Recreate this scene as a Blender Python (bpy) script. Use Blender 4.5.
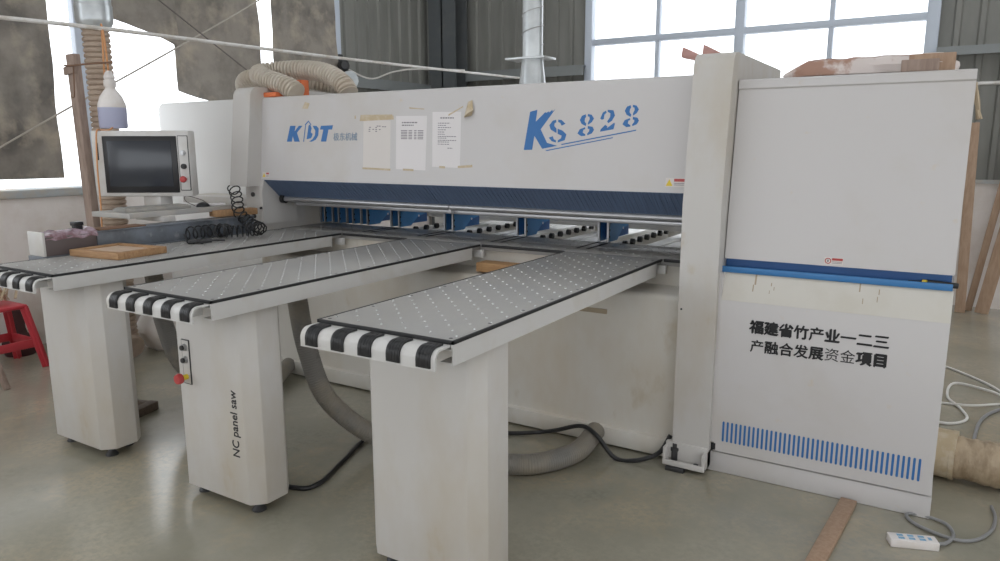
import bpy, bmesh, math, random
from mathutils import Vector, Matrix
random.seed(7)
for o in list(bpy.data.objects): bpy.data.objects.remove(o)
S = bpy.context.scene
COL = S.collection

# ------------------------------------------------------------------ camera, sky, exposure
cam_d = bpy.data.cameras.new('camera'); cam = bpy.data.objects.new('camera', cam_d); COL.objects.link(cam)
cam_d.sensor_width = 36.0; cam_d.lens = 727.87 * 36.0 / 1000.0; cam_d.clip_end = 200
YAW, PITCH, ROLL = -0.548852452, -0.183120637, -0.00202275
fw = Vector((math.sin(YAW) * math.cos(PITCH), math.cos(YAW) * math.cos(PITCH), math.sin(PITCH)))
rt = Vector((math.cos(YAW), -math.sin(YAW), 0)); up = rt.cross(fw)
rt2 = math.cos(ROLL) * rt + math.sin(ROLL) * up; up2 = -math.sin(ROLL) * rt + math.cos(ROLL) * up
Mx = Matrix.Identity(4)
for i in range(3): Mx[i][0], Mx[i][1], Mx[i][2] = rt2[i], up2[i], -fw[i]
Mx.translation = (0, 0, 1.55)
cam.matrix_world = Mx
S.camera = cam

W = bpy.data.worlds.new('overcast_sky'); S.world = W; W.use_nodes = True
bg = W.node_tree.nodes['Background']; bg.inputs[0].default_value = (0.93, 0.965, 1.0, 1); bg.inputs[1].default_value = 3.2
S.view_settings.view_transform = 'Standard'; S.view_settings.look = 'None'
S.view_settings.gamma = 1.0; S.view_settings.use_curve_mapping = False
S.view_settings.exposure = -0.36
try:
    S.cycles.max_bounces = 8; S.cycles.diffuse_bounces = 5
except Exception: pass

# ------------------------------------------------------------------ helpers
ORG = {}
class MB:
    """collects shapes and links them as ONE mesh object"""
    def __init__(s): s.v = []; s.f = []; s.m = []
    def add(s, vs, fs, m=0):
        o = len(s.v); s.v += [Vector(p) for p in vs]
        for f in fs: s.f.append([o + i for i in f]); s.m.append(m)
        return s
    def bm(s, b, m=0):
        b.verts.index_update()
        s.add([v.co.copy() for v in b.verts], [[v.index for v in f.verts] for f in b.faces], m); b.free(); return s
    def box(s, x0, x1, y0, y1, z0, z1, bev=0.0, m=0, seg=2):
        b = bmesh.new(); bmesh.ops.create_cube(b, size=1)
        for v in b.verts:
            v.co = Vector(((x0 + x1) / 2 + v.co.x * (x1 - x0), (y0 + y1) / 2 + v.co.y * (y1 - y0), (z0 + z1) / 2 + v.co.z * (z1 - z0)))
        if bev: bmesh.ops.bevel(b, geom=b.edges[:], offset=bev, segments=seg, affect='EDGES', profile=0.5)
        return s.bm(b, m)
    def obox(s, c, U, V, Wv, bev=0.0, m=0):
        """oriented box: centre c and three full edge vectors"""
        b = bmesh.new(); bmesh.ops.create_cube(b, size=1); c, U, V, Wv = Vector(c), Vector(U), Vector(V), Vector(Wv)
        if bev:
            L = Vector((U.length, V.length, Wv.length))
            for v in b.verts: v.co = Vector((v.co.x * L.x, v.co.y * L.y, v.co.z * L.z))
            bmesh.ops.bevel(b, geom=b.edges[:], offset=bev, segments=2, affect='EDGES', profile=0.5)
            for v in b.verts: v.co = c + U.normalized() * v.co.x + V.normalized() * v.co.y + Wv.normalized() * v.co.z
        else:
            for v in b.verts: v.co = c + U * v.co.x + V * v.co.y + Wv * v.co.z
        return s.bm(b, m)
    def bar(s, a, b_, w, h, bev=0.0, m=0, roll=None):
        a, b_ = Vector(a), Vector(b_); d = b_ - a
        r = Vector(roll) if roll else Vector((0, 0, 1))
        if abs(d.normalized().dot(r)) > 0.95: r = Vector((0, 1, 0))
        side = d.cross(r).normalized(); upv = side.cross(d).normalized()
        return s.obox((a + b_) / 2, d, side * w, upv * h, bev, m)
    def prism(s, poly, axis, a, b_, m=0, bev=0.0):
        """poly: 2-D outline in the two other axes (x: (y,z), y: (x,z), z: (x,y)), extruded along axis from a to b"""
        def P(p, t): return {'x': (t, p[0], p[1]), 'y': (p[0], t, p[1]), 'z': (p[0], p[1], t)}[axis]
        b = bmesh.new(); n = len(poly)
        v0 = [b.verts.new(P(p, a)) for p in poly]; v1 = [b.verts.new(P(p, b_)) for p in poly]
        b.faces.new(v0[::-1]); b.faces.new(v1)
        for i in range(n): b.faces.new((v0[i], v0[(i + 1) % n], v1[(i + 1) % n], v1[i]))
        bmesh.ops.recalc_face_normals(b, faces=b.faces[:])
        if bev: bmesh.ops.bevel(b, geom=b.edges[:], offset=bev, segments=2, affect='EDGES', profile=0.5)
        return s.bm(b, m)
    def tube(s, pts, r, seg=12, m=0, cap=True):
        """swept tube; r is a number or a function of (index, count)"""
        pts = [Vector(p) for p in pts]; n = len(pts); rf = r if callable(r) else (lambda i, k: r)
        T = [(pts[min(i + 1, n - 1)] - pts[max(i - 1, 0)]).normalized() for i in range(n)]
        ref = Vector((0, 0, 1)) if abs(T[0].z) < 0.9 else Vector((1, 0, 0))
        N = (ref - T[0] * ref.dot(T[0])).normalized(); vs = []; fs = []
        for i in range(n):
            N = (N - T[i] * N.dot(T[i])).normalized(); B = T[i].cross(N); rr = rf(i, n)
            for k in range(seg):
                a = 2 * math.pi * k / seg; vs.append(pts[i] + (N * math.cos(a) + B * math.sin(a)) * rr)
        for i in range(n - 1):
            for k in range(seg):
                k2 = (k + 1) % seg; fs.append([i * seg + k, i * seg + k2, (i + 1) * seg + k2, (i + 1) * seg + k])
        if cap: fs.append(list(range(seg))[::-1]); fs.append([(n - 1) * seg + k for k in range(seg)])
        return s.add(vs, fs, m)
    def cyl(s, a, b_, r, seg=16, m=0, r2=None):
        return s.tube([a, b_], (lambda i, n: r if i == 0 or r2 is None else r2), seg, m)
    def lathe(s, prof, o, axis=(0, 0, 1), seg=20, m=0):
        """prof: list of (radius, height) along axis from o"""
        A = Vector(axis).normalized(); ref = Vector((1, 0, 0)) if abs(A.x) < 0.9 else Vector((0, 1, 0))
        N = (ref - A * ref.dot(A)).normalized(); B = A.cross(N); o = Vector(o); vs = []; fs = []
        for r, h in prof:
            for k in range(seg):
                a = 2 * math.pi * k / seg; vs.append(o + A * h + (N * math.cos(a) + B * math.sin(a)) * max(r, 1e-4))
        for i in range(len(prof) - 1):
            for k in range(seg):
                k2 = (k + 1) % seg; fs.append([i * seg + k, i * seg + k2, (i + 1) * seg + k2, (i + 1) * seg + k])
        fs.append(list(range(seg))[::-1]); fs.append([(len(prof) - 1) * seg + k for k in range(seg)])
        return s.add(vs, fs, m)
    def build(s, name, mats, parent=None, org=None):
        me = bpy.data.meshes.new(name)
        if parent is not None: o0 = ORG[parent.name]
        elif org is not None: o0 = Vector(org)
        else:
            lo = Vector([min(v[i] for v in s.v) for i in range(3)]); hi = Vector([max(v[i] for v in s.v) for i in range(3)])
            o0 = Vector(((lo.x + hi.x) / 2, (lo.y + hi.y) / 2, lo.z))
        me.from_pydata([tuple(v - o0) for v in s.v], [], s.f)
        mats = mats if isinstance(mats, (list, tuple)) else [mats]
        for q in mats: me.materials.append(q)
        me.polygons.foreach_set('material_index', s.m)
        b = bmesh.new(); b.from_mesh(me)
        bmesh.ops.recalc_face_normals(b, faces=b.faces[:])
        for e in b.edges:
            if len(e.link_faces) == 2: e.smooth = e.calc_face_angle(0) < 0.62
        for f in b.faces: f.smooth = True
        b.to_mesh(me); b.free()
        o = bpy.data.objects.new(name, me); COL.objects.link(o)
        if parent is not None: o.parent = parent
        else: o.location = o0
        ORG[o.name] = o0
        return o

def tag(o, label=None, cat=None, group=None, kind=None):
    if label: o['label'] = label
    if cat: o['category'] = cat
    if group: o['group'] = group
    if kind: o['kind'] = kind
    return o
def thing(name, label, cat, loc, group=None):
    o = bpy.data.objects.new(name, None); COL.objects.link(o); o.location = loc; o.empty_display_size = 0.1
    ORG[o.name] = Vector(loc); return tag(o, label, cat, group)
def spline(pts, per=8):
    P = [Vector(p) for p in pts]; P = [P[0] * 2 - P[1]] + P + [P[-1] * 2 - P[-2]]; out = []
    for i in range(1, len(P) - 2):
        a, b, c, d = P[i - 1], P[i], P[i + 1], P[i + 2]
        for k in range(per):
            t = k / per
            out.append(0.5 * ((2 * b) + (c - a) * t + (2 * a - 5 * b + 4 * c - d) * t * t + (3 * b - a - 3 * c + d) * t ** 3))
    out.append(P[-2]); return out
def resample(pts, step):
    out = [pts[0]]; acc = 0
    for a, b in zip(pts, pts[1:]):
        L = (b - a).length; t = step - acc
        while t <= L:
            out.append(a + (b - a) * (t / L)); t += step
        acc = (acc + L) % step
    return out
def ribbed(mb, pts, r, amp, pitch, seg=18, m=0):
    q = resample(spline(pts, 14), pitch / 4)
    pat = [0, .95, 1, .95]
    return mb.tube(q, lambda i, n: r - amp + amp * 2 * pat[i % 4] * 0.5, seg, m)

# ------------------------------------------------------------------ materials
def mat(name, col, rough=0.5, metal=0.0, col2=None, scale=3.0, amt=(0.45, 0.7), bump=0.0, bscale=60.0, stretch=None, trans=0.0, detail=5.0, col3=None, scale3=9.0, amt3=(0.55, 0.72), spec=0.5, col4=None, scale4=20.0, amt4=(.5, .7)):
    m = bpy.data.materials.new(name); m.use_nodes = True; nt = m.node_tree; p = nt.nodes['Principled BSDF']
    p.inputs['Base Color'].default_value = (*col, 1); p.inputs['Roughness'].default_value = rough; p.inputs['Metallic'].default_value = metal
    p.inputs['Specular IOR Level'].default_value = spec
    tc = nt.nodes.new('ShaderNodeTexCoord'); src = tc.outputs['Object']
    if stretch:
        mp = nt.nodes.new('ShaderNodeMapping'); mp.inputs['Scale'].default_value = stretch; nt.links.new(src, mp.inputs[0]); src = mp.outputs[0]
    cur = None
    def layer(cur, base, c2, sc, am):
        n = nt.nodes.new('ShaderNodeTexNoise'); n.inputs['Scale'].default_value = sc; n.inputs['Detail'].default_value = detail; n.inputs['Roughness'].default_value = 0.6
        nt.links.new(src, n.inputs['Vector'])
        r = nt.nodes.new('ShaderNodeMapRange'); r.inputs['From Min'].default_value = am[0]; r.inputs['From Max'].default_value = am[1]
        nt.links.new(n.outputs['Fac'], r.inputs['Value'])
        x = nt.nodes.new('ShaderNodeMix'); x.data_type = 'RGBA'
        nt.links.new(r.outputs[0], x.inputs['Factor'])
        if cur is None: x.inputs['A'].default_value = (*base, 1)
        else: nt.links.new(cur, x.inputs['A'])
        x.inputs['B'].default_value = (*c2, 1); return x.outputs['Result']
    if col2: cur = layer(cur, col, col2, scale, amt)
    if col3: cur = layer(cur, col, col3, scale3, amt3)
    if col4: cur = layer(cur, col, col4, scale4, amt4)
    if cur is not None: nt.links.new(cur, p.inputs['Base Color'])
    if bump:
        n = nt.nodes.new('ShaderNodeTexNoise'); n.inputs['Scale'].default_value = bscale; n.inputs['Detail'].default_value = 4
        nt.links.new(src, n.inputs['Vector'])
        b = nt.nodes.new('ShaderNodeBump'); b.inputs['Strength'].default_value = bump; b.inputs['Distance'].default_value = 0.01
        nt.links.new(n.outputs['Fac'], b.inputs['Height']); nt.links.new(b.outputs[0], p.inputs['Normal'])
    if trans:
        out = nt.nodes['Material Output']; t = nt.nodes.new('ShaderNodeBsdfTranslucent'); mx = nt.nodes.new('ShaderNodeMixShader'); mx.inputs[0].default_value = trans
        if cur is not None: nt.links.new(cur, t.inputs[0])
        else: t.inputs[0].default_value = (*col, 1)
        nt.links.new(p.outputs[0], mx.inputs[1]); nt.links.new(t.outputs[0], mx.inputs[2]); nt.links.new(mx.outputs[0], out.inputs[0])
    return m
def wood(name, c1, c2, stretch=(2, 14, 14), rough=0.65):
    return mat(name, c1, rough, col2=c2, scale=4, amt=(0.35, 0.65), stretch=stretch, bump=0.15, bscale=20)
M = {}
M['white'] = mat('white_enamel', (.57, .55, .545), .42, col2=(.52, .485, .445), scale=1.6, amt=(.5, .8), col3=(.58, .50, .40), scale3=14, amt3=(.66, .82))
M['white2'] = mat('white_enamel_dusty', (.555, .535, .512), .5, col2=(.49, .44, .365), scale=2.2, amt=(.46, .72), stretch=(1, 1, .5), col3=(.47, .40, .30), scale3=9, amt3=(.64, .8))
M['base'] = mat('lightened_dusty_base_paint', (.66, .635, .585), .45, col2=(.60, .54, .45), scale=2.0, amt=(.45, .7), col3=(.50, .42, .30), scale3=5, amt3=(.6, .78), stretch=(1, 1, .5))  # dust tones over a white raised in place of bounce light
M['dustpaint'] = mat('cream_dusted_paint', (.60, .575, .525), .6, col2=(.57, .54, .48), scale=6)
M['cab_white'] = mat('window_lit_white_paint', (.80, .80, .79), .35)  # brighter than the enamel: window light put into the colour
M['paint_frame'] = mat('pale_grey_frame_paint', (.58, .57, .555), .4, col2=(.51, .48, .43), scale=4, amt=(.5, .8))
M['plate'] = mat('grey_laminate', (.315, .307, .297), .40, col2=(.37, .352, .322), scale=2.0, amt=(.4, .75), bump=.02, bscale=300)
M['steel_table'] = mat('worn_steel_table', (.42, .42, .425), .3, .1, col2=(.32, .325, .33), scale=6, amt=(.4, .7), stretch=(1, 3, 1))
M['bead'] = mat('polished_ball', (.72, .72, .72), .2, .75)
M['black'] = mat('black_rubber', (.011, .011, .012), .38, bump=.05, bscale=90)
M['blackedge'] = mat('black_edge_strip', (.012, .012, .013), .6)
M['blue'] = mat('blue_enamel', (.075, .26, .54), .4, col2=(.06, .22, .47), scale=5)
M['blue_lt'] = mat('light_blue_enamel', (.04, .18, .42), .4)
M['blue_dk'] = mat('deep_blue_enamel', (.03, .115, .32), .45)
M['decal'] = mat('blue_marking_paint', (.03, .15, .40), .45)
M['guard'] = mat('slate_blue_guard', (.11, .16, .26), .55, col2=(.08, .115, .19), scale=3, stretch=(60, 1, 1), amt=(.4, .6))
M['alu'] = mat('brushed_aluminium', (.45, .45, .46), .32, .75, col2=(.38, .38, .39), scale=8, stretch=(1, 20, 20))
M['fence'] = mat('worn_blue_grey_steel', (.17, .19, .22), .38, .15, col2=(.085, .09, .098), scale=6, amt=(.4, .75), col3=(.29, .30, .31), scale3=14)
M['galv'] = mat('galvanised_steel', (.62, .65, .66), .3, .6, col2=(.5, .53, .55), scale=7)
M['darkmetal'] = mat('dark_metal', (.06, .06, .062), .4, .6)
M['rust'] = mat('rust_brown', (.18, .1, .06), .7)
M['floor'] = mat('worn_concrete_floor', (.355, .332, .262), .17, col2=(.215, .206, .158), scale=1.1, amt=(.38, .68), col3=(.43, .36, .25), scale3=1.7, amt3=(.48, .72), bump=.06, bscale=22, detail=12, spec=.9, col4=(.29, .275, .22), scale4=45, amt4=(.4, .7))
M['corr'] = mat('grey_corrugated_sheet', (.235, .233, .213), .55, .05, col2=(.185, .184, .167), scale=1.5, amt=(.4, .7), stretch=(3, 3, .6))
M['column'] = mat('grey_steel_column_paint', (.105, .115, .12), .6, col2=(.13, .135, .135), scale=4)
M['purlin'] = mat('galvanised_purlin', (.25, .265, .265), .5, .3)
M['plaster'] = mat('rough_cement_render', (.78, .73, .70), .85, col2=(.62, .54, .48), scale=2.2, amt=(.42, .7), bump=.25, bscale=18)
M['sill'] = mat('grey_cement_sill', (.42, .45, .47), .8, col2=(.5, .42, .32), scale=5)
M['winframe'] = mat('pale_window_frame', (.55, .6, .68), .5)
M['roof'] = mat('pale_roof_sheet', (.5, .5, .5), .7)
M['shade'] = mat('stained_grey_shade_cloth', (.36, .325, .285), .9, col2=(.17, .155, .14), scale=2.4, amt=(.4, .68), bump=.2, bscale=12, trans=.14, col3=(.52, .45, .36), scale3=4, amt3=(.5, .74))
M['hose_pale'] = mat('beige_ribbed_plastic', (.60, .54, .46), .5, col2=(.5, .42, .33), scale=6, trans=.12)
M['hose_old'] = mat('brown_beige_ribbed_hose', (.56, .45, .36), .6, col2=(.42, .32, .25), scale=7, trans=.25)
M['hose_grey'] = mat('dusty_grey_hose', (.19, .18, .165), .5, col2=(.27, .235, .18), scale=5, amt=(.4, .7))
M['foam'] = mat('orange_foam', (.72, .19, .075), .9, bump=.2, bscale=60)
M['paper'] = mat('white_notice_paper', (.74, .71, .71), .8)
M['paper2'] = mat('cream_notice_paper', (.68, .64, .61), .8)
M['ink'] = mat('grey_print_ink', (.22, .2, .22), .8)
M['tape'] = mat('brown_adhesive_tape', (.50, .40, .26), .5, col2=(.6, .52, .4), scale=20)
M['text'] = mat('black_stencil_paint', (.014, .014, .016), .6)
M['textblue'] = mat('slate_lettering', (.22, .28, .36), .6)
M['stain'] = mat('brown_rub_mark', (.38, .31, .22), .7)
M['red'] = mat('red_plastic', (.50, .045, .06), .4)
M['redcap'] = mat('red_button', (.45, .05, .05), .4)
M['yellow'] = mat('yellow_plastic', (.75, .55, .03), .4)
M['plywood'] = wood('honey_bamboo_board', (.42, .25, .125), (.31, .175, .085))
M['board_top'] = wood('pale_bamboo_panel', (.56, .43, .33), (.50, .36, .26))
M['timber'] = wood('raw_pine', (.50, .30, .145), (.40, .22, .10))
M['slat'] = wood('pale_brown_slat', (.42, .29, .20), (.34, .22, .145), stretch=(14, 14, 2))
M['post'] = wood('grey_brown_pole', (.34, .255, .21), (.25, .18, .145), stretch=(12, 12, 2))
M['olddk'] = wood('dark_old_timber', (.12, .085, .06), (.075, .055, .04))
M['pinkwood'] = wood('pinkish_painted_timber', (.50, .29, .26), (.42, .235, .2))
M['screen'] = mat('dark_display_glass', (.035, .04, .05), .18)
M['bezel'] = mat('black_bezel', (.012, .012, .014), .35)
M['console'] = mat('pale_grey_console_paint', (.60, .585, .57), .45, col2=(.52, .48, .43), scale=5)
M['tray'] = mat('dusty_grey_tray', (.40, .39, .375), .6, col2=(.47, .43, .38), scale=7)
M['keys'] = mat('dusty_keyboard_grey', (.30, .295, .28), .7, col2=(.38, .35, .3), scale=9)
M['bulb_white'] = mat('white_bulb_plastic', (.74, .70, .68), .45, col2=(.66, .6, .55), scale=9)
M['bulb_diff'] = mat('frosted_bulb_diffuser', (.56, .58, .76), .4, trans=.3)
M['orange_wire'] = mat('orange_cable', (.62, .30, .13), .5)
M['white_rod'] = mat('white_painted_pipe', (.72, .70, .68), .4, col2=(.55, .5, .44), scale=9)
M['rope'] = mat('greyish_rope', (.46, .42, .37), .8)
M['wire_dark'] = mat('dark_wire', (.13, .11, .1), .6)
M['white_cable'] = mat('white_cable', (.72, .70, .66), .5)
M['grey_cable'] = mat('grey_cable', (.24, .24, .24), .5)
M['wrapduct'] = mat('tan_wrapped_duct', (.46, .36, .245), .5, col2=(.27, .195, .12), scale=9, amt=(.4, .66), bump=.7, bscale=22, stretch=(2.5, 1, 1))
M['sack'] = mat('white_woven_plastic', (.70, .68, .65), .6, col2=(.6, .52, .45), scale=3, bump=.1, bscale=20)
M['cardboard'] = mat('torn_brown_cardboard', (.40, .24, .18), .8, col2=(.66, .59, .56), scale=7, amt=(.45, .55))
M['film'] = mat('pinkish_plastic_film', (.22, .125, .14), .25, col2=(.40, .31, .36), scale=16, amt=(.4, .6), bump=.4, bscale=30)
M['brownbox'] = mat('dark_brown_wrapping', (.11, .085, .082), .5)
M['bamboo'] = mat('dry_bamboo_strip', (.52, .42, .29), .7, col2=(.4, .3, .2), scale=9)
M['maroon'] = mat('dark_maroon_cloth', (.055, .018, .018), .8)
gl = bpy.data.materials.new('window_glass'); gl.use_nodes = True
_n = gl.node_tree.nodes; _l = gl.node_tree.links; _n.remove(_n['Principled BSDF'])
_t = _n.new('ShaderNodeBsdfTransparent'); _g = _n.new('ShaderNodeBsdfGlossy'); _g.inputs['Roughness'].default_value = .02
_x = _n.new('ShaderNodeMixShader'); _x.inputs[0].default_value = .06
_l.new(_t.outputs[0], _x.inputs[1]); _l.new(_g.outputs[0], _x.inputs[2]); _l.new(_x.outputs[0], _n['Material Output'].inputs[0])
M['glass'] = gl

BEAM_LEAN = .1
def marks(polys, y, m=0, mb=None, t=0.0012):
    """flat painted marks on a face at depth y facing the front: outlines in (x,z)"""
    mb = mb or MB()
    n0 = len(mb.v)
    for P in polys: mb.prism(P, 'y', y - t, y + 0.0005, m)
    if abs(y - 3.463) < .004:                                        # the beam face leans back a little
        for v in mb.v[n0:]: v.y += BEAM_LEAN * (v.z - 1.323)
    return mb
def text_mb(body, size, origin, U, V, offset=0.0, sx=1.0, shear=0.0):
    """lettering as thin solid characters; U: reading direction, V: up direction, origin: left end of the base line"""
    cu = bpy.data.curves.new('lettering', 'FONT'); cu.body = body; cu.size = size; cu.extrude = 0.0007; cu.offset = offset; cu.resolution_u = 3; cu.shear = shear
    o = bpy.data.objects.new('lettering', cu); COL.objects.link(o)
    dg = bpy.context.evaluated_depsgraph_get(); dg.update()
    me = bpy.data.meshes.new_from_object(o.evaluated_get(dg))
    U, V = Vector(U), Vector(V); N = U.cross(V)
    mb = MB(); mb.add([Vector(origin) + U * v.co.x * sx + V * v.co.y + N * v.co.z for v in me.vertices], [list(p.vertices) for p in me.polygons])
    bpy.data.objects.remove(o); bpy.data.curves.remove(cu); bpy.data.meshes.remove(me)
    return mb

# ------------------------------------------------------------------ the setting
def structure(mb, name, m, parent=None):
    o = mb.build(name, m, parent); 
    if parent is None: o['kind'] = 'structure'
    return o
BY, LX, RZ = 8.3, -6.05, 5.0          # back wall, left wall, roof
structure(MB().box(-9, 8, -5, 10, -0.1, 0), 'floor', M['floor'])
mb = MB()
for a, b in ((-3.3, -1.4), (-.4, 1.0), (2.0, 5.4), (6.7, BY + .3)): mb.box(LX - .3, 8.2, a, b, RZ, RZ + .1)   # long open skylights, added before and behind the saw to brighten floor and rear
for x in (-4.2, -1.2, 1.8, 4.8): mb.box(x - .06, x + .06, -1.4, -.4, RZ, RZ + .1).box(x - .06, x + .06, 1.0, 2.0, RZ, RZ + .1).box(x - .06, x + .06, 5.4, 6.7, RZ + .02, RZ + .08)
structure(mb, 'ceiling', M['roof'])  # out of view, put in to block part of the sky
def corrugated(mb, a, b, z0, z1, fixed, axis, sgn, pitch=.2, dep=.028):
    """ribbed sheet standing along axis x or y at the fixed coordinate, ribs towards sgn"""
    pts = []; t = a
    while t < b - 1e-6:
        for dt, d in ((0, 0), (.13, 0), (.145, dep), (.185, dep), (.2, 0)):
            if t + dt <= b: pts.append((t + dt, d))
        t += pitch
    pts.append((b, 0)); pts2 = [pts[0]]
    for p in pts[1:]:
        if p[0] - pts2[-1][0] > 1e-5: pts2.append(p)
    vs = []; fs = []
    for t, d in pts2:
        for z in (z0, z1):
            for th in (0, -.012):
                q = fixed + sgn * (d + th); vs.append((t, q, z) if axis == 'x' else (q, t, z))
    for i in range(len(pts2) - 1):
        k = 4 * i; n = k + 4
        fs += [[k, k + 2, n + 2, n], [k + 1, n + 1, n + 3, k + 3], [k + 2, k + 3, n + 3, n + 2], [k, n, n + 1, k + 1]]
    fs += [[0, 1, 3, 2], [4 * len(pts2) - 4, 4 * len(pts2) - 2, 4 * len(pts2) - 1, 4 * len(pts2) - 3]]
    mb.add(vs, fs)
mb = MB()
WX0, WX1, WZ0, WZ1 = -3.85, -.23, 1.4, 3.95
corrugated(mb, LX, WX0, 1.2, RZ, BY + .07, 'x', -1)
corrugated(mb, WX1, 7.95, 1.2, RZ, BY + .07, 'x', -1)
corrugated(mb, WX0, WX1, 1.2, WZ0, BY + .07, 'x', -1)
corrugated(mb, WX0, WX1, WZ1, RZ, BY + .07, 'x', -1)
wb = structure(mb, 'wall_back', M['corr'])
structure(MB().box(LX, 8, BY, BY + .25, 0, 1.2), 'wall_back_lower', M['plaster'])
structure(MB().box(LX, 8, BY - .03, BY + .02, 1.19, 1.225), 'trim_1', M['sill'])
mb = MB(); corrugated(mb, 6.36, BY + .05, 1.2, RZ, LX - .02, 'y', 1); corrugated(mb, -3.2, 6.36, 3.4, RZ, LX - .02, 'y', 1)
structure(mb, 'wall_left', M['corr'])
structure(MB().box(LX - .25, LX, -3.2, BY, 0, 1.16), 'wall_left_lower', M['plaster'])
mb = MB().box(LX - .26, LX + .03, -3.2, 6.36, 1.16, 1.225, .008)
structure(mb, 'trim_2', M['sill'])
mb = MB()
for y in (-2.4, -.5, 1.5, 3.44): mb.box(LX - .07, LX, y - .035, y + .035, 1.22, 3.4, .006)
mb.box(LX - .07, LX, -3.2, 6.36, 3.36, 3.44, .006)
w2 = structure(mb, 'window_2', M['winframe'])
structure(MB().box(LX, 8.2, -3.35, -3.2, 0, .9).box(LX, 8.2, -3.35, -3.2, 2.7, RZ).box(LX, LX + .6, -3.35, -3.2, .9, 2.7).box(1.2, 1.6, -3.35, -3.2, .9, 2.7), 'wall_front_added', M['plaster'])  # unseen wall, added to cut daylight from the open front
structure(MB().box(8.0, 8.2, -3.2, BY + .2, 0, .9).box(8.0, 8.2, -3.2, BY + .2, 3.0, RZ).box(8.0, 8.2, 2.0, 3.0, .9, 3.0), 'wall_right_added', M['plaster'])  # added out of view, narrows the daylight from the right
# big back window
mb = MB()
mb.box(WX0 - .02, WX0 + .07, BY - .02, BY + .1, WZ0, WZ1, .006).box(WX1 - .09, WX1 + .02, BY - .02, BY + .1, WZ0, WZ1, .006)
mb.box(WX0, WX1, BY - .02, BY + .1, WZ0 - .02, WZ0 + .07, .006).box(WX0, WX1, BY - .02, BY + .1, WZ1 - .07, WZ1 + .02, .006)
mb.box(-2.11, -2.01, BY - .02, BY + .1, WZ0, WZ1, .006).box(WX0, WX1, BY - .01, BY + .09, 2.72, 2.79, .006)
for x in (-2.975, -1.155): mb.box(x - .024, x + .024, BY, BY + .08, WZ0, WZ1, .004)
win = structure(mb, 'window_1', M['winframe'])
xs = [WX0 + .06, -2.975, -2.05, -1.155, WX1 - .08]
for i in range(4):
    for z0, z1 in ((WZ0 + .06, 2.73), (2.78, WZ1 - .06)):
        MB().box(xs[i], xs[i + 1], BY + .035, BY + .041, z0, z1).build('pane', M['glass'], win)
# steel columns and rails
def hcol(x0, x1, y0, y1, nm):
    mb = MB().box(x0, x1, y0, y0 + .02, 0, RZ).box(x0, x1, y1 - .02, y1, 0, RZ).box((x0 + x1) / 2 - .01, (x0 + x1) / 2 + .01, y0, y1, 0, RZ)
    structure(mb, nm, M['column'])
hcol(-5.98, -5.56, 8.0, 8.28, 'trim_3')
structure(MB().prism([(BY + .03, 2.5), (BY - .1, 2.5), (BY - .1, 2.38), (BY - .085, 2.38), (BY - .085, 2.485), (BY + .03, 2.485)], 'x', -5.54, WX0), 'trim_4', M['purlin'])
structure(MB().prism([(BY + .03, 2.45), (BY - .1, 2.45), (BY - .1, 2.37), (BY - .085, 2.37), (BY - .085, 2.435), (BY + .03, 2.435)], 'x', WX1 + .02, 7.9), 'trim_5', M['purlin'])
structure(MB().prism([(LX - .02, 2.34), (LX + .1, 2.34), (LX + .1, 2.22), (LX + .085, 2.22), (LX + .085, 2.325), (LX - .02, 2.325)], 'y', 6.4, 8.0), 'trim_6', M['purlin'])
structure(MB().box(LX - .03, LX + .06, 6.27, 6.37, 0, RZ, .004), 'trim_7', M['winframe'])

# ------------------------------------------------------------------ the panel saw
H = 0.98
saw = thing('panel_saw', 'large white panel saw with blue guard and long beam behind the three front tables', 'machine', (-2.4, 3.9, 0))
def part(mb, name, m, parent=None, label=None):
    o = mb.build(name, m, parent or saw)
    if label: o['label'] = label
    return o
# base body with a rounded shoulder, plinth
prof = [(3.39, .10), (3.39, .80)] + [(3.42 - .03 * math.cos(a), .80 + .03 * math.sin(a)) for a in (math.pi / 6, math.pi / 3, math.pi / 2)] + [(3.6, .84), (3.6, .945), (4.2, .945), (4.2, .10)]
part(MB().prism(prof, 'x', -4.0, -.86), 'base', M['base'])
part(MB().box(-4.02, -.87, 3.355, 4.25, .012, .104, .006), 'plinth', M['base'])
o = part(MB().box(-1.65, -1.43, 3.383, 3.395, .70, .725, .003), 'slot_cover', M['stain'])
for x in (-3.5, -2.4, -1.3):
    for y in (3.45, 4.15): part(MB().lathe([(.04, 0), (.04, .012), (.02, .03)], (x, y, 0), seg=12), 'levelling_foot', M['darkmetal'])
# main table
mb = MB().box(-4.0, -.88, 3.572, 3.79, .945, .98, .001, 3).box(-4.0, -.88, 3.796, 4.02, .945, .98, .001)
for x in (-1.725, -2.29, -2.85, -3.315):                        # slots the grippers run through
    for dx in (-.033, .033): mb.box(x + dx - .009, x + dx + .009, 3.70, 4.019, .9795, .9812, 0, 1)
for i in range(62):
    for j in range(9):
        if (i + j) % 2 == 0: 
            x, y = -3.95 + i * .05, 3.61 + j * .05
            if min(abs(x - q) for q in (-1.725, -2.29, -2.85, -3.315)) > .06: mb.lathe([(.0045, 0), (.0035, .0015), (0, .0022)], (x, y, .98), seg=6, m=2)
part(mb, 'main_table', [M['steel_table'], M['blackedge'], M['bead'], M['plate']])
for xa, xb in ((-3.405, -2.87), (-2.304, -1.768), (-1.2, -.88)): part(MB().box(xa, xb, 3.558, 3.571, .966, .981, .001), 'edge_strip', M['blackedge'])
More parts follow.
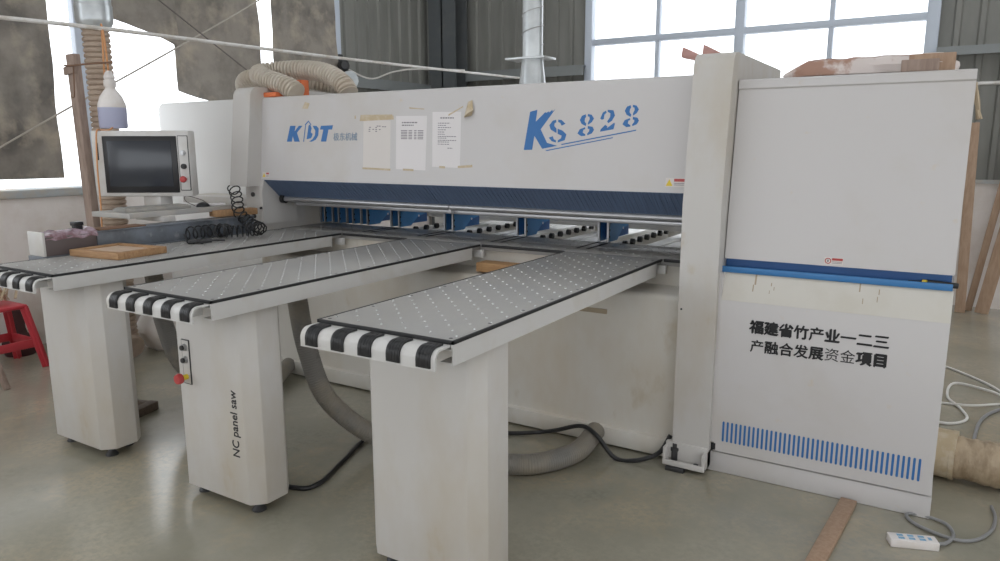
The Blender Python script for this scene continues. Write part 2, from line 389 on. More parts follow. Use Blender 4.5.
# beam
bprof = [(3.463, 1.323), (3.5165, 1.858), (3.524, 1.873), (3.54, 1.879), (4.2, 1.879), (4.2, 1.15), (3.76, 1.15), (3.63, 1.20), (3.475, 1.323)]
beam = part(MB().prism(bprof, 'x', -4.05, -1.03), 'beam', M['white'])
for x0, x1 in ((-4.045, -2.632), (-2.626, -1.042)):
    mb = MB().prism([(3.462, 1.322), (3.470, 1.326), (3.608, 1.204), (3.600, 1.196)], 'x', x0, x1)
    for i in range(int((x1 - x0) / .028)):
        x = x0 + .014 + i * .028
        mb.bar((x, 3.466, 1.318), (x + .012, 3.598, 1.199), .004, .004)
    part(mb, 'guard_strip', M['guard'])
mb = MB().tube([(-3.97, 3.60, 1.186), (-2.555, 3.60, 1.186)], .019, 14); part(mb, 'roller_bar', M['alu'])
mb = MB().tube([(-2.545, 3.60, 1.186), (-1.042, 3.60, 1.186)], .019, 14); part(mb, 'roller_bar', M['alu'])
part(MB().box(-3.9, -1.042, 3.625, 3.75, 1.142, 1.168, .005).box(-2.56, -2.54, 3.59, 3.63, 1.15, 1.195).box(-3.62, -3.60, 3.62, 3.628, 1.143, 1.166), 'pressure_beam', M['alu'])
part(MB().cyl((-4.0, 3.60, 1.186), (-3.968, 3.60, 1.186), .031, 16), 'bar_cap', M['black'])
# left end column and bracket
def column_prof(z0, zt, r=.07, y0=3.34, y1=4.42):
    return [(y0, z0)] + ([(y0, 1.28)] if z0 < 1 else []) + [(y0 + .075 + r - r * math.cos(a), zt - r + r * math.sin(a)) for a in [i * math.pi / 12 for i in range(7)]] + [(y1, zt), (y1, z0)]
part(MB().prism(column_prof(1.28, 1.945), 'x', -4.222, -4.05), 'end_column', M['white2'])
part(MB().box(-4.2, -4.05, 3.45, 4.3, .84, 1.285, .006).prism([(3.462, 1.322), (3.44, 1.24), (3.44, 1.02), (3.75, 1.02), (3.75, 1.2), (3.60, 1.21)], 'x', -4.05, -4.02), 'end_bracket', M['white2'])
for x, y, z, r in ((-4.12, 3.452, 1.07, .016), (-4.12, 3.452, 1.22, .016), (-4.035, 3.442, 1.13, .009)):
    part(MB().cyl((x, y, z), (x, y - .012, z), r, 10), 'bolt', M['darkmetal'])
part(MB().box(-4.98, -4.2, 3.5, 3.78, 1.13, 1.185, .006), 'side_rail', M['white2'])
# right post
post = part(MB().prism(column_prof(.11, 1.962, .07, 3.31), 'x', -1.036, -.858), 'post', M['white2'])
mb = MB().box(-1.065, -.86, 3.255, 3.42, .022, .034, .003).box(-1.065, -1.05, 3.255, 3.42, .022, .11, .004).box(-.876, -.86, 3.255, 3.42, .022, .11, .004).box(-1.065, -.86, 3.30, 3.42, .022, .125, .004)
mb.box(-1.065, -.86, 3.252, 3.262, .022, .05, .003)
ft = part(mb, 'foot_bracket', M['white2'])
part(MB().lathe([(.016, 0), (.016, .05), (.02, .05), (.02, .064), (.011, .066), (.011, .085)], (-1.02, 3.30, .034), seg=8), 'levelling_bolt', M['darkmetal'], ft)
part(MB().cyl((-.91, 3.29, .034), (-.91, 3.29, .04), .012, 12), 'bolt_hole', M['darkmetal'], ft)
part(MB().box(-1.045, -.955, 3.24, 3.33, 0, .02, .002), 'base_pad', M['darkmetal'], ft)
part(MB().cyl((-1.02, 3.312, .79), (-1.02, 3.306, .79), .005, 8), 'screw', M['darkmetal'])
# upper cabinet with a pressed fold along the top
up = [(3.395, 1.035), (3.485, 1.797), (3.479, 1.803), (3.483, 1.836), (3.491, 1.843), (4.5, 1.843), (4.5, 1.035)]
part(MB().prism(up, 'x', -.853, .057), 'upper_cabinet', M['white'])
part(MB().box(-.856, .05, 3.44, 4.48, .975, 1.036), 'recess_panel', M['blue_dk'])
part(MB().box(-.865, .055, 3.388, 3.45, .972, .978, .002).box(-.865, .055, 3.383, 3.392, .972, 1.0, .002), 'lip_tray', M['blue_lt'])
low = [(3.345, .108), (3.345, .846), (3.393, .971), (4.5, .972), (4.5, .112)]
lowcab = part(MB().prism(low, 'x', -.845, .060).box(-.862, -.845, 3.345, 4.4, .15, .972), 'lower_cabinet', M['white'])
part(MB().prism([(3.3442, .848), (3.3922, .9715), (3.396, .9715), (3.348, .848)], 'x', -.845, .060), 'slope_panel', M['dustpaint'], lowcab)
part(MB().box(-.875, .064, 3.352, 4.5, .001, .099, .003), 'cabinet_plinth', M['white'])
part(MB().box(-.84, .05, 3.365, 4.45, .095, .112), 'plinth_gap', M['blackedge'])
mb = MB()
for i in range(42):
    x = -.803 + i * (.811 / 41); z1 = .262; z0 = .162
    c = [(x - .0048, z0 + .004), (x - .0025, z0), (x + .0025, z0), (x + .0048, z0 + .004), (x + .0048, z1 - .004), (x + .0025, z1), (x - .0025, z1), (x - .0048, z1 - .004)]
    mb.prism(c, 'y', 3.3445, 3.3435)
part(mb, 'vent_slots', M['decal'], lowcab)
part(marks([[(-.86, .112), (-.836, .112), (-.836, .145), (-.86, .145)]], 3.346, t=.002), 'notch', M['blackedge'], lowcab)
# stencilled lettering on the lower cabinet (two rows)
def row(txt, x0, x1, z0, z1, size, off):
    n = len(txt)
    for k, ch in enumerate(txt):
        t = k / (n - 1); x = x0 + (x1 - x0) * t
        yield ch, x, z0 + (z1 - z0) * t, size, off[k]
big = MB()
for ch, x, z, s, of in list(row('福建省竹产业一二三', -.712, -.208, .714, .716, .064, [.003, .003, .003, .0022, .0015, .0026, .0016, .0016, .0016])) + list(row('产融合发展资金項目', -.705, -.205, .626, .636, .062, [.0008, .0018, .0016, .0016, .0022, 0, 0, .003, .0036])):
    for k, (dx, dz) in enumerate(((0, 0), (1, .4), (-1, -.4), (.4, 1), (-.4, -1))[:5 if of else 1]):      # heavy sprayed strokes
        g = text_mb(ch, s, (x + dx * of, 3.3442 - k * .00012, z + dz * of), (1, 0, 0), (0, 0, 1)); big.add(g.v, g.f)
part(big, 'stencil_lettering', M['text'], lowcab)
for (x, z, w, h) in ((-.705, .925, .011, .07), (-.712, .895, .007, .04), (-.635, .925, .006, .02), (-.622, .908, .005, .02), (-.64, .892, .004, .02), (-.278, .935, .008, .05), (-.262, .888, .005, .03), (-.204, .93, .006, .03), (-.208, .90, .005, .03)):
    y = 3.345 + (z - .846) / .126 * .049 - .001; part(MB().obox((x, y - .0002, z), (w * .7, 0, 0), (0, .33 * h * 1.7, .94 * h * 1.7), (0, -.0006, .0002)), 'rub_mark', M['stain'], lowcab)
# warning stickers
def sticker(x0, x1, z0, z1, y, parent, tri=True):
    h = z1 - z0; mb = MB(); marks([[(x0, z0), (x1, z0), (x1, z1), (x0, z1)]], y, 0, mb, .0008)
    if tri: marks([[(x0 + .05 * h, z0 + .1 * h), (x0 + .85 * h, z0 + .1 * h), (x0 + .45 * h, z0 + .85 * h)]], y, 1, mb, .0014)
    else: 
        c = (x0 + .5 * h, z0 + .5 * h); ring = [(c[0] + .42 * h * math.cos(a), c[1] + .42 * h * math.sin(a)) for a in [i * math.pi / 6 for i in range(12)]]
        marks([ring], y, 2, mb, .0012); marks([[(c[0] + .3 * h * math.cos(a), c[1] + .3 * h * math.sin(a)) for a in [i * math.pi / 6 for i in range(12)]]], y, 0, mb, .0016)
        marks([[(c[0] - .12 * h, c[1] - .18 * h), (c[0] + .12 * h, c[1] - .1 * h), (c[0] + .08 * h, c[1] + .18 * h), (c[0] - .1 * h, c[1] + .15 * h)]], y, 3, mb, .002)
    xs = x0 + 1.0 * h
    marks([[(xs, z0 + .6 * h), (x1 - .05 * h, z0 + .6 * h), (x1 - .05 * h, z0 + .92 * h), (xs, z0 + .92 * h)]], y, 2, mb, .0014)
    for k in (.2, .38): marks([[(xs, z0 + k * h), (x1 - .12 * h, z0 + k * h), (x1 - .12 * h, z0 + (k + .06) * h), (xs, z0 + (k + .06) * h)]], y, 3, mb, .0014)
    return part(mb, 'warning_sticker', [M['paper2'], M['yellow'], M['redcap'], M['ink']], parent)
sticker(-4.0344, -3.9686, 1.3380, 1.3748, 3.463, beam)
sticker(-1.1753, -1.0766, 1.3519, 1.3948, 3.463, beam)
sticker(-.428, -.353, 1.042, 1.073, 3.3955, saw, False)
# markings on the beam
KDT_MARK = [[(-3.8027, 1.5792), (-3.7746, 1.6831), (-3.7239, 1.6823), (-3.7339, 1.6434), (-3.6932, 1.6819), (-3.6599, 1.6814), (-3.7098, 1.6373), (-3.6815, 1.5787), (-3.7318, 1.5789), (-3.7485, 1.6162), (-3.7558, 1.5790)], [(-3.6495, 1.5785), (-3.6339, 1.6877), (-3.6408, 1.6878), (-3.6060, 1.7141), (-3.5778, 1.6867), (-3.5874, 1.6869), (-3.6057, 1.7055), (-3.6283, 1.6866), (-3.6427, 1.5785)], [(-3.6036, 1.6824), (-3.5902, 1.6889), (-3.5758, 1.6647), (-3.5830, 1.6389), (-3.5650, 1.6281), (-3.5777, 1.6004), (-3.6184, 1.5938)], [(-3.5654, 1.6799), (-3.5331, 1.6793), (-3.5123, 1.6619), (-3.5148, 1.6190), (-3.5367, 1.5905), (-3.5701, 1.5782), (-3.5974, 1.5783), (-3.5639, 1.5954), (-3.5444, 1.6192), (-3.5414, 1.6480), (-3.5569, 1.6664)], [(-3.4928, 1.6787), (-3.3875, 1.6809), (-3.3944, 1.6537), (-3.4258, 1.6541), (-3.4427, 1.5785), (-3.4893, 1.5787), (-3.4707, 1.6547), (-3.5000, 1.6550)]]
MODEL_MARK = [[(-1.9774, 1.5269), (-1.9501, 1.7289), (-1.9067, 1.7379), (-1.9129, 1.6753), (-1.8588, 1.7242), (-1.8497, 1.7209), (-1.8385, 1.7284), (-1.8346, 1.7221), (-1.8167, 1.7356), (-1.8151, 1.7255), (-1.8000, 1.7382), (-1.8803, 1.6355), (-1.8379, 1.5647), (-1.7763, 1.5489), (-1.8648, 1.5333), (-1.9165, 1.6021), (-1.9257, 1.5285)], [(-1.7912, 1.6839), (-1.8113, 1.6789), (-1.8294, 1.6559), (-1.8199, 1.6332), (-1.7850, 1.6149), (-1.7865, 1.6382), (-1.8006, 1.6516), (-1.7997, 1.6656), (-1.7895, 1.6707)], [(-1.7789, 1.6845), (-1.7585, 1.6818), (-1.7353, 1.6621), (-1.7565, 1.6524), (-1.7664, 1.6680), (-1.7780, 1.6713)], [(-1.7794, 1.6373), (-1.7506, 1.6277), (-1.7266, 1.6081), (-1.7342, 1.5774), (-1.7747, 1.5660), (-1.7737, 1.5776), (-1.7567, 1.5876), (-1.7532, 1.6007), (-1.7776, 1.6110)], [(-1.8297, 1.5912), (-1.8061, 1.5989), (-1.7989, 1.5832), (-1.7852, 1.5769), (-1.7853, 1.5660), (-1.8089, 1.5723)], [(-1.6227, 1.7078), (-1.6433, 1.7007), (-1.6538, 1.6797), (-1.6423, 1.6598), (-1.6186, 1.6481), (-1.6161, 1.6601), (-1.6262, 1.6716), (-1.6255, 1.6867), (-1.6193, 1.6957)], [(-1.6101, 1.7091), (-1.5888, 1.7048), (-1.5750, 1.6857), (-1.5863, 1.6671), (-1.6064, 1.6546), (-1.6071, 1.6653), (-1.5982, 1.6824), (-1.6008, 1.6953), (-1.6102, 1.6970)], [(-1.6225, 1.6428), (-1.6515, 1.6326), (-1.6629, 1.6114), (-1.6407, 1.5974), (-1.6179, 1.5996), (-1.6184, 1.6071), (-1.6334, 1.6156), (-1.6301, 1.6301), (-1.6201, 1.6322)], [(-1.6060, 1.6486), (-1.5805, 1.6444), (-1.5712, 1.6292), (-1.5824, 1.6106), (-1.6070, 1.6017), (-1.6076, 1.6108), (-1.5975, 1.6221), (-1.5966, 1.6334), (-1.6067, 1.6350)], [(-1.5402, 1.6850), (-1.5274, 1.7145), (-1.5116, 1.7231), (-1.5069, 1.7140), (-1.5184, 1.7032), (-1.5210, 1.6809), (-1.5315, 1.6788)], [(-1.5021, 1.7272), (-1.4710, 1.7242), (-1.4611, 1.6981), (-1.4755, 1.6726), (-1.4950, 1.6603), (-1.5013, 1.6693), (-1.4865, 1.6913), (-1.4862, 1.7098), (-1.5014, 1.7176)], [(-1.5372, 1.6190), (-1.5339, 1.6311), (-1.5108, 1.6531), (-1.4980, 1.6454), (-1.5014, 1.6358), (-1.4627, 1.6627), (-1.4582, 1.6575), (-1.4644, 1.6302)], [(-1.3808, 1.7467), (-1.4001, 1.7400), (-1.4098, 1.7197), (-1.3989, 1.7004), (-1.3767, 1.6890), (-1.3743, 1.7005), (-1.3839, 1.7117), (-1.3833, 1.7263), (-1.3776, 1.7349)], [(-1.3691, 1.7478), (-1.3492, 1.7435), (-1.3362, 1.7250), (-1.3466, 1.7071), (-1.3653, 1.6953), (-1.3660, 1.7055), (-1.3579, 1.7220), (-1.3603, 1.7345), (-1.3691, 1.7361)], [(-1.3802, 1.6839), (-1.4073, 1.6742), (-1.4178, 1.6538), (-1.3970, 1.6403), (-1.3757, 1.6422), (-1.3763, 1.6495), (-1.3903, 1.6578), (-1.3873, 1.6716), (-1.3779, 1.6737)], [(-1.3649, 1.6894), (-1.3411, 1.6852), (-1.3323, 1.6705), (-1.3427, 1.6526), (-1.3656, 1.6442), (-1.3662, 1.6530), (-1.3568, 1.6637), (-1.3561, 1.6747), (-1.3655, 1.6763)]]
UNDER = [[(-1.7530, 1.5582), (-1.3432, 1.6271), (-1.3443, 1.6213), (-1.7509, 1.5527)], [(-1.8462, 1.5255), (-1.4649, 1.5908), (-1.4646, 1.5864), (-1.8369, 1.5216)]]
for a, b in ((0, 1), (1, 4), (4, 5)): part(marks(KDT_MARK[a:b], 3.463), 'maker_letter', M['decal'], beam)
for a, b in ((0, 1), (1, 5), (5, 9), (9, 12), (12, 16)): part(marks(MODEL_MARK[a:b], 3.463), 'model_letter', M['decal'], beam)
for q in UNDER: part(marks([q], 3.463), 'underline_mark', M['decal'], beam)
g = text_mb('极东机械', .053, (-3.3808, 3.4887, 1.5883), (1, 0, 0), (0, .0995, .995), .0006, .96)
part(g, 'maker_subtitle', M['textblue'], beam)
for q in ([(-3.1624, 1.7016), (-2.9010, 1.7168), (-2.9026, 1.7371), (-3.1558, 1.7402)], [(-2.7736, 1.7676), (-2.6616, 1.7595), (-2.6620, 1.7646), (-2.7742, 1.7758)], [(-2.4866, 1.7178), (-2.3887, 1.7646), (-2.3872, 1.7727), (-2.4873, 1.7280)], [(-3.2042, 1.7168), (-3.1941, 1.7168), (-3.1959, 1.7371), (-3.2061, 1.7371)], [(-3.6670, 1.7931), (-3.6159, 1.7880), (-3.5993, 1.8237), (-3.6409, 1.8340)]): part(marks([q], 3.463, t=.0009), 'tape_residue', M['tape'], beam)
mb = MB(); mb.add([(-2.3767, 3.5004, 1.7066), (-2.3248, 3.4974, 1.7168), (-2.3096, 3.4924, 1.7473), (-2.3255, 3.5090, 1.8033), (-2.3552, 3.5090, 1.7931), (-2.3356, 3.4684, 1.7269), (-2.3598, 3.4749, 1.7117)], [[0, 6, 5, 2, 1], [4, 3, 2, 5], [4, 5, 6, 0], [0, 1, 2, 3, 4]])
part(mb, 'peeling_tape', M['tape'], beam)
# grippers behind the pressure beam, on the pusher carriage
def gripper(xl, xr, y0=4.0, y1=4.33):
    e = part(MB().box(xl + .006, xr - .006, y0 + .1, y1, 1.0, 1.30, .003).box(xl, xr, y0 + .06, y1 + .1, 1.18, 1.30, .004), 'gripper', M['blue_dk'])
    side = [(y0, .985), (y0, 1.3), (y1, 1.3), (y1, 1.085), (y1 - .03, 1.06), (y1 - .12, 1.045), (y1 - .17, 1.01), (y1 - .2, .985)]
    for x, d in ((xl, 1), (xr, -1)):
        mb = MB().prism(side, 'x', x, x + d * .008)
        mb.box(min(x, x + d * .012), max(x, x + d * .012), y0 - .004, y0 + .012, .987, 1.3, 0, 1)
        if d < 0:
            for y, z in ((4.09, 1.11), (4.24, 1.115)): mb.cyl((xr, y, z), (xr + .003, y, z), .011, 10, 2)
            for z in (1.01, 1.05, 1.1): mb.box(xr - .002, xr + .002, y0 + .005, y0 + .015, z, z + .012, 0, 2)
            mb.cyl((xr, 4.22, 1.05), (xr + .002, 4.22, 1.05), .008, 8, 3)
        part(mb, 'gripper_plate', [M['blue'], M['alu'], M['darkmetal'], M['paper']], e)
for xl, xr in ((-1.76, -1.688), (-2.324, -2.25), (-2.891, -2.812), (-3.357, -3.274), (-3.64, -3.566), (-3.78, -3.708), (-3.922, -3.85), (-4.045, -3.99)): gripper(xl, xr)
part(MB().box(-4.3, -.9, 4.62, 4.80, .999, 1.30, .008), 'pusher_beam', M['paint_frame'])
# rear rails with roller wheels, and pale rear strips
for x in (-1.655, -2.215, -2.78, -3.24):
    r = part(MB().box(x - .045, x + .015, 4.02, 4.95, .90, .965, .004), 'rear_rail', M['paint_frame'])
    for k in range(7):
        y = 4.10 + k * .125
        part(MB().lathe([(.008, 0), (.019, .002), (.019, .026), (.008, .028)], (x + .016, y, .968), (1, 0, 0), 12), 'roller_wheel', M['black'], r)
for x in (-1.40, -1.96, -2.52, -3.02): part(MB().box(x - .15, x + .13, 4.02, 5.9, .915, .95, .004).box(x - .05, x - .03, 4.03, 5.9, .95, .962, .002), 'rear_strip', M['cab_white'])
part(MB().box(-4.2, -.9, 5.66, 5.82, .82, .90, .004).box(-4.2, -4.1, 5.66, 5.82, 0, .82, .004).box(-1.0, -.9, 5.66, 5.82, 0, .82, .004), 'rear_frame', M['paint_frame'])
part(MB().box(-1.18, -1.03, 4.03, 4.4, .955, 1.0, .01), 'rear_block', M['white'])

# ------------------------------------------------------------------ three front support tables
def support_table(x0, x1, label, shift=-.012, w=.254):
    cx = (x0 + x1) / 2; ya, yb = 1.705, 3.57
    t = thing('support_table', label, 'table', (cx, 2.2, 0), 'front support tables of the saw')
    mb = MB().box(x0 + .009, x1 - .009, ya + .009, yb, .955, .98, .001)
    i0 = 0
    for i in range(12):
        for j in range(37):
            x, y = x0 + .033 + i * .0495, ya + .058 + j * .0497
            if (i + j) % 2 == 0 and x < x1 - .02 and y < yb - .03:
                mb.lathe([(.0047, 0), (.004, .0012), (.002, .0022), (0, .0024)], (x, y, .98), seg=7, m=1)
    for j in range(9):
        for x in (x0 + .03, x1 - .03): mb.lathe([(.007, 0), (.006, .0006)], (x, ya + .03 + j * .22, .98), seg=8, m=2)
    part(mb, 'table_top', [M['plate'], M['bead'], M['darkmetal']], t)
    mb = MB().box(x0, x0 + .009, ya, yb - .012, .9695, .9806, .001).box(x1 - .009, x1, ya, yb - .012, .9695, .9806, .001).box(x0, x1, ya, ya + .009, .9695, .9806, .001)
    part(mb, 'edge_strip', M['blackedge'], t)
    for s, xe in ((1, x0), (-1, x1)):
        mb = MB().prism([(xe, .905), (xe, .9693), (xe + s * .008, .9693), (xe + s * .008, .954), (xe + s * .05, .954), (xe + s * .05, .949), (xe + s * .006, .949), (xe + s * .006, .912), (xe + s * .05, .912), (xe + s * .05, .905)], 'y', ya + .0, 3.47)
        mb.box(min(xe, xe + s * .06), max(xe, xe + s * .06), 3.46, 3.472, .895, .955, .003)
        part(mb, 'side_rail', M['paint_frame'], t)
    part(MB().box(cx - .2, cx + .2, 1.95, 2.05, .906, .955, .003).box(cx - .2, cx + .2, 2.85, 2.93, .906, .955, .003).box(x0 + .05, x1 - .05, 3.38, 3.44, .906, .955, .003), 'cross_member', M['paint_frame'], t)
    part(MB().box(x1 - .05, x1 + .022, 3.54, 3.568, .905, .95, .002), 'joining_bracket', M['paint_frame'], t)
    def arc(yo, zt, zb, r, yin):       # outline from the table edge over the rounded nose down the front
        return [(yin, zt)] + [(yo + r - r * math.sin(a), zt - r + r * math.cos(a)) for a in [i * math.pi / 12 for i in range(7)]] + [(yo, zb)]
    def sheet(yo, zt, zb, r, yin, th):
        o_ = arc(yo, zt, zb, r, yin); i_ = arc(yo + th, zt - th, zb, max(r - th, .002), yin)
        return o_ + i_[::-1]
    yo = 1.628
    part(MB().prism(sheet(yo, .968, .906, .034, ya + .004, .007), 'x', x0, x1 - .012).box(x0 + .05, x1 - .06, 1.66, 1.71, .92, .95), 'end_rail', M['paint_frame'], t)
    for k in range(5):
        c = x0 + .052 + k * .113
        mb = MB().prism(sheet(yo - .006, .974, .913, .038, ya - .012, .007), 'x', c - .026, c + .026, bev=.0012)
        for dx in (-.016, -.0055, .0055, .016): mb.prism(sheet(yo - .0072, .9752, .918, .039, 1.668, .006), 'x', c + dx - .004, c + dx + .004)
        mb.box(c - .014, c + .014, 1.672, 1.682, .9725, .9752)
        part(mb, 'edge_roller', M['black'], t)
    # pedestal leg: chamfered column on four levelling feet
    y1_ = 2.099 if shift < -.01 else 2.118; lx = cx; cx += shift; y0, y1, c = 1.885, y1_, .051
    oct_ = [(cx - w + c, y0), (cx + w - c, y0), (cx + w, y0 + c), (cx + w, y1 - c), (cx + w - c, y1), (cx - w + c, y1), (cx - w, y1 - c), (cx - w, y0 + c)]
    leg = part(MB().prism(oct_, 'z', .052, .906, bev=.0025), 'leg', M['white2'], t)
    for sx in (-1, 1):
        for y, dx in ((1.952, .178), (2.07, .12)):
            part(MB().lathe([(.031, 0), (.031, .006), (.018, .022), (.013, .03), (.013, .06)], (cx + sx * dx, y, 0), seg=14), 'foot', M['darkmetal'], leg)
    cx = lx; return t, leg
t1, _ = support_table(-3.967, -3.410, 'leftmost support table with a bamboo board and a steel fence on it')
t2, leg2 = support_table(-2.864, -2.309, 'middle support table, NC panel saw lettering and red button strip on its leg')
t3, _ = support_table(-1.762, -1.205, 'nearest support table with empty grey top, standing closest to the white saw cabinet', -.004, .256)
g = text_mb('NC panel saw', .060, (-2.438, 1.8842, .256), (0, 0, 1), (-1, 0, 0), .0006, .865, 0.0)
part(g, 'lettering', M['text'], leg2)
mb = MB().box(-2.770, -2.718, 1.881, 1.886, .532, .732, .001, 0).box(-2.766, -2.722, 1.880, 1.882, .536, .728, .0005, 1)
panel = part(mb, 'control_strip', [M['darkmetal'], M['white2']], t2, 'black-edged control strip with two dark buttons and a red one')
for z in (.698, .642): part(MB().cyl((-2.744, 1.881, z), (-2.744, 1.868, z), .016, 14, 1).cyl((-2.744, 1.868, z), (-2.744, 1.860, z), .011, 14), 'push_button', [M['darkmetal'], M['alu']], panel)
part(MB().cyl((-2.744, 1.881, .566), (-2.744, 1.85, .566), .012, 12, 1).lathe([(.022, 0), (.024, .012), (.02, .022), (0, .024)], (-2.744, 1.85, .566), (0, -1, 0), 16), 'stop_button', [M['redcap'], M['yellow']], panel)
# steel side fence bolted along the left table
f = MB().box(-4.12, -3.969, 1.95, 3.33, .905, .9845, .003).box(-4.10, -3.985, 2.25, 3.33, .984, 1.085, .004).box(-4.105, -3.98, 2.25, 3.33, 1.081, 1.091, .002)
o = f.build('side_fence', M['fence'], t1); 
part(MB().box(-4.10, -3.99, 2.27, 2.55, 1.09, 1.099, .003), 'clamp_strip', M['rust'], o)

# ------------------------------------------------------------------ things lying on the machine
def lone(mb, name, m, label, cat, group=None, kind=None):
    return tag(mb.build(name, m), label, cat, group, kind)
# brown box under pink film at the near end of the fence
b = thing('wrapped_box', 'dark brown long box with pale grey end under crumpled pink plastic film on leftmost table', 'box', (-4.04, 2.1, .985))
MB().box(-4.115, -3.973, 1.97, 2.24, .985, 1.085, .003).build('box_body', M['brownbox'], b)
MB().box(-4.12, -3.97, 1.957, 1.97, .985, 1.112, .003).build('end_plate', M['paint_frame'], b)
mb = MB(); vs = []; n = 12
for i in range(n + 1):
    for j, (dx, z) in enumerate(((-.075, 1.07), (-.072, 1.095), (-.03, 1.108), (.02, 1.108), (.062, 1.095), (.073, 1.08), (.075, 1.066))):
        vs.append((-4.044 + dx + random.uniform(-.003, .003), 1.975 + .275 * i / n, z + random.uniform(-.006, .008)))
fs = [[i * 7 + j, i * 7 + j + 1, i * 7 + j + 8, i * 7 + j + 7] for i in range(n) for j in range(6)]
mb.add(vs, fs); mb.build('plastic_film', M['film'], b)
# bamboo board
A, B, C_, D = [Vector(p) for p in ((-3.928, 2.062, .981), (-3.54, 2.105, .981), (-3.67, 2.46, .981), (-4.03 + .06, 2.40, .981))]
d = thing('bamboo_board', 'honey-coloured square bamboo board with paler sunken panel, lying on leftmost table', 'board', (-3.8, 2.26, .981))
U = (B - A).normalized(); V = Vector((-U.y, U.x, 0)); wU, wV = .375, .30; c0 = A + U * wU / 2 + V * wV / 2
mb = MB(); t_ = .036; z0 = .981
for s in (-1, 1):
    mb.obox(c0 + V * s * (wV / 2 - .02) + Vector((0, 0, t_ / 2)), U * wU, V * .04, Vector((0, 0, t_)), .004)
    mb.obox(c0 + U * s * (wU / 2 - .02) + Vector((0, 0, t_ / 2 + .0001)), U * .04, V * (wV - .08), Vector((0, 0, t_ - .0004)), .002)
mb.build('board_frame', M['plywood'], d)
MB().obox(c0 + Vector((0, 0, .0145)), U * (wU - .08), V * (wV - .08), Vector((0, 0, .025)), .002).build('board_panel', M['board_top'], d)
# black coiled air hose with blow gun
path = spline([(-4.16, 3.31, 1.255), (-4.13, 3.30, 1.262), (-4.06, 3.26, 1.20), (-3.97, 3.2, 1.12), (-3.86, 3.2, 1.05), (-3.74, 3.17, 1.03), (-3.74, 3.05, 1.03), (-3.83, 2.93, 1.03), (-3.91, 3.04, 1.025), (-3.94, 3.0, 1.028), (-3.94, 2.90, 1.028), (-3.94, 2.76, 1.028)], 30)
fine = resample(path, .0035); hel = []; ph = 0
for i, p in enumerate(fine):
    T = (fine[min(i + 1, len(fine) - 1)] - fine[max(i - 1, 0)]).normalized(); N = Vector((0, 0, 1)) - T * T.z; N = N.normalized() if N.length > .1 else Vector((1, 0, 0)); Bn = T.cross(N)
    f_ = i / len(fine); ph += 2 * math.pi / (15 if f_ < .25 or f_ > .7 else 9); R_ = .037
    hel.append(p + (N * math.cos(ph) + Bn * math.sin(ph)) * R_)
a = thing('air_hose', 'black coiled air hose with blow gun hanging from the left column onto the leftmost table', 'hose', (-3.9, 3.0, .981))
MB().tube(hel, .0046, 6).build('coil', M['black'], a)
MB().tube(spline([(-3.94, 2.76, 1.02), (-3.87, 2.72, 1.0), (-3.80, 2.68, .992)]), .006, 8).tube([(-3.80, 2.68, .995), (-3.74, 2.80, .995)], .013, 10).tube([(-3.74, 2.80, .995), (-3.71, 2.87, .992)], .007, 8).tube([(-3.77, 2.73, 1.0), (-3.72, 2.72, .992)], .01, 8).build('blow_gun', M['darkmetal'], a)
# notices taped to the beam
def notice(pts, label, m, lines):
    cx = sum(p[0] for p in pts) / 4; 
    r = thing('taped_notice', label, 'paper', (cx, 3.47, min(p[1] for p in pts)), 'taped notices on the beam')
    marks([pts], 3.4636, 0, t=.0008).build('sheet', m, r)
    mb = MB(); (ax, az), (bx, bz), (cx_, cz), (dx, dz) = pts     # bottom-left, bottom-right, top-right, top-left
    def q(u, v): 
        lo = (ax + (bx - ax) * u, az + (bz - az) * u); hi = (dx + (cx_ - dx) * u, dz + (cz - dz) * u); return (lo[0] + (hi[0] - lo[0]) * v, lo[1] + (hi[1] - lo[1]) * v)
    hd = MB()
    for u0, u1, v, h in lines: marks([[q(u0, v), q(u1, v), q(u1, v + h), q(u0, v + h)]], 3.4626, 0, hd if v > .8 else mb, .0006)
    mb.build('print_lines', M['ink'], r); hd.build('print_heading', M['ink'], r); return r
def words(u0, u1, v, h):
    out = []; u = u0
    while u < u1 - .01:
        w_ = random.uniform(.03, .08); out.append((u, min(u + w_, u1), v, h)); u += w_ + .02
    return out
n1 = []
for v, us in ((.80, (.2, .34, .45, .58)), (.84, (.22, .45)), (.86, (.7, .78)), (.76, (.2, .45)), (.87, (.5, .58))):
    for u in us: n1.append((u, u + .06, v, .018))
r = notice([(-3.1242, 1.4117), (-2.9054, 1.4077), (-2.9149, 1.7016), (-3.1308, 1.7097)], 'cream notice with faint print under brown tape, leftmost of the taped sheets', M['paper2'], n1)
for q in ([(-3.1442, 1.7016), (-2.8900, 1.7066), (-2.8919, 1.7300), (-3.1404, 1.7381)], [(-3.1278, 1.4077), (-2.9019, 1.4017), (-2.9019, 1.4137), (-3.1269, 1.4197)]): marks([q], 3.4634, 0, t=.0016).build('tape', M['tape'], r)
n2 = [x for v in (.865, .815) for x in words(.2, .72 if v > .85 else .58, v, .022)]
for v in (.72, .69, .66, .63, .60, .57):
    for u0, u1 in ((.17, .38), (.42, .54), (.6, .68), (.72, .9)): n2.append((u0, u1, v, .014))
r = notice([(-2.8607, 1.4117), (-2.6369, 1.4077), (-2.6407, 1.7239), (-2.8735, 1.7269)], 'white notice with a small printed table, in the middle of the three taped sheets', M['paper'], n2)
marks([[(-2.8049, 1.4037), (-2.7246, 1.4017), (-2.7256, 1.4137), (-2.8059, 1.4157)]], 3.4634, 0, t=.0016).build('tape', M['tape'], r)
n3 = words(.28, .75, .88, .022)
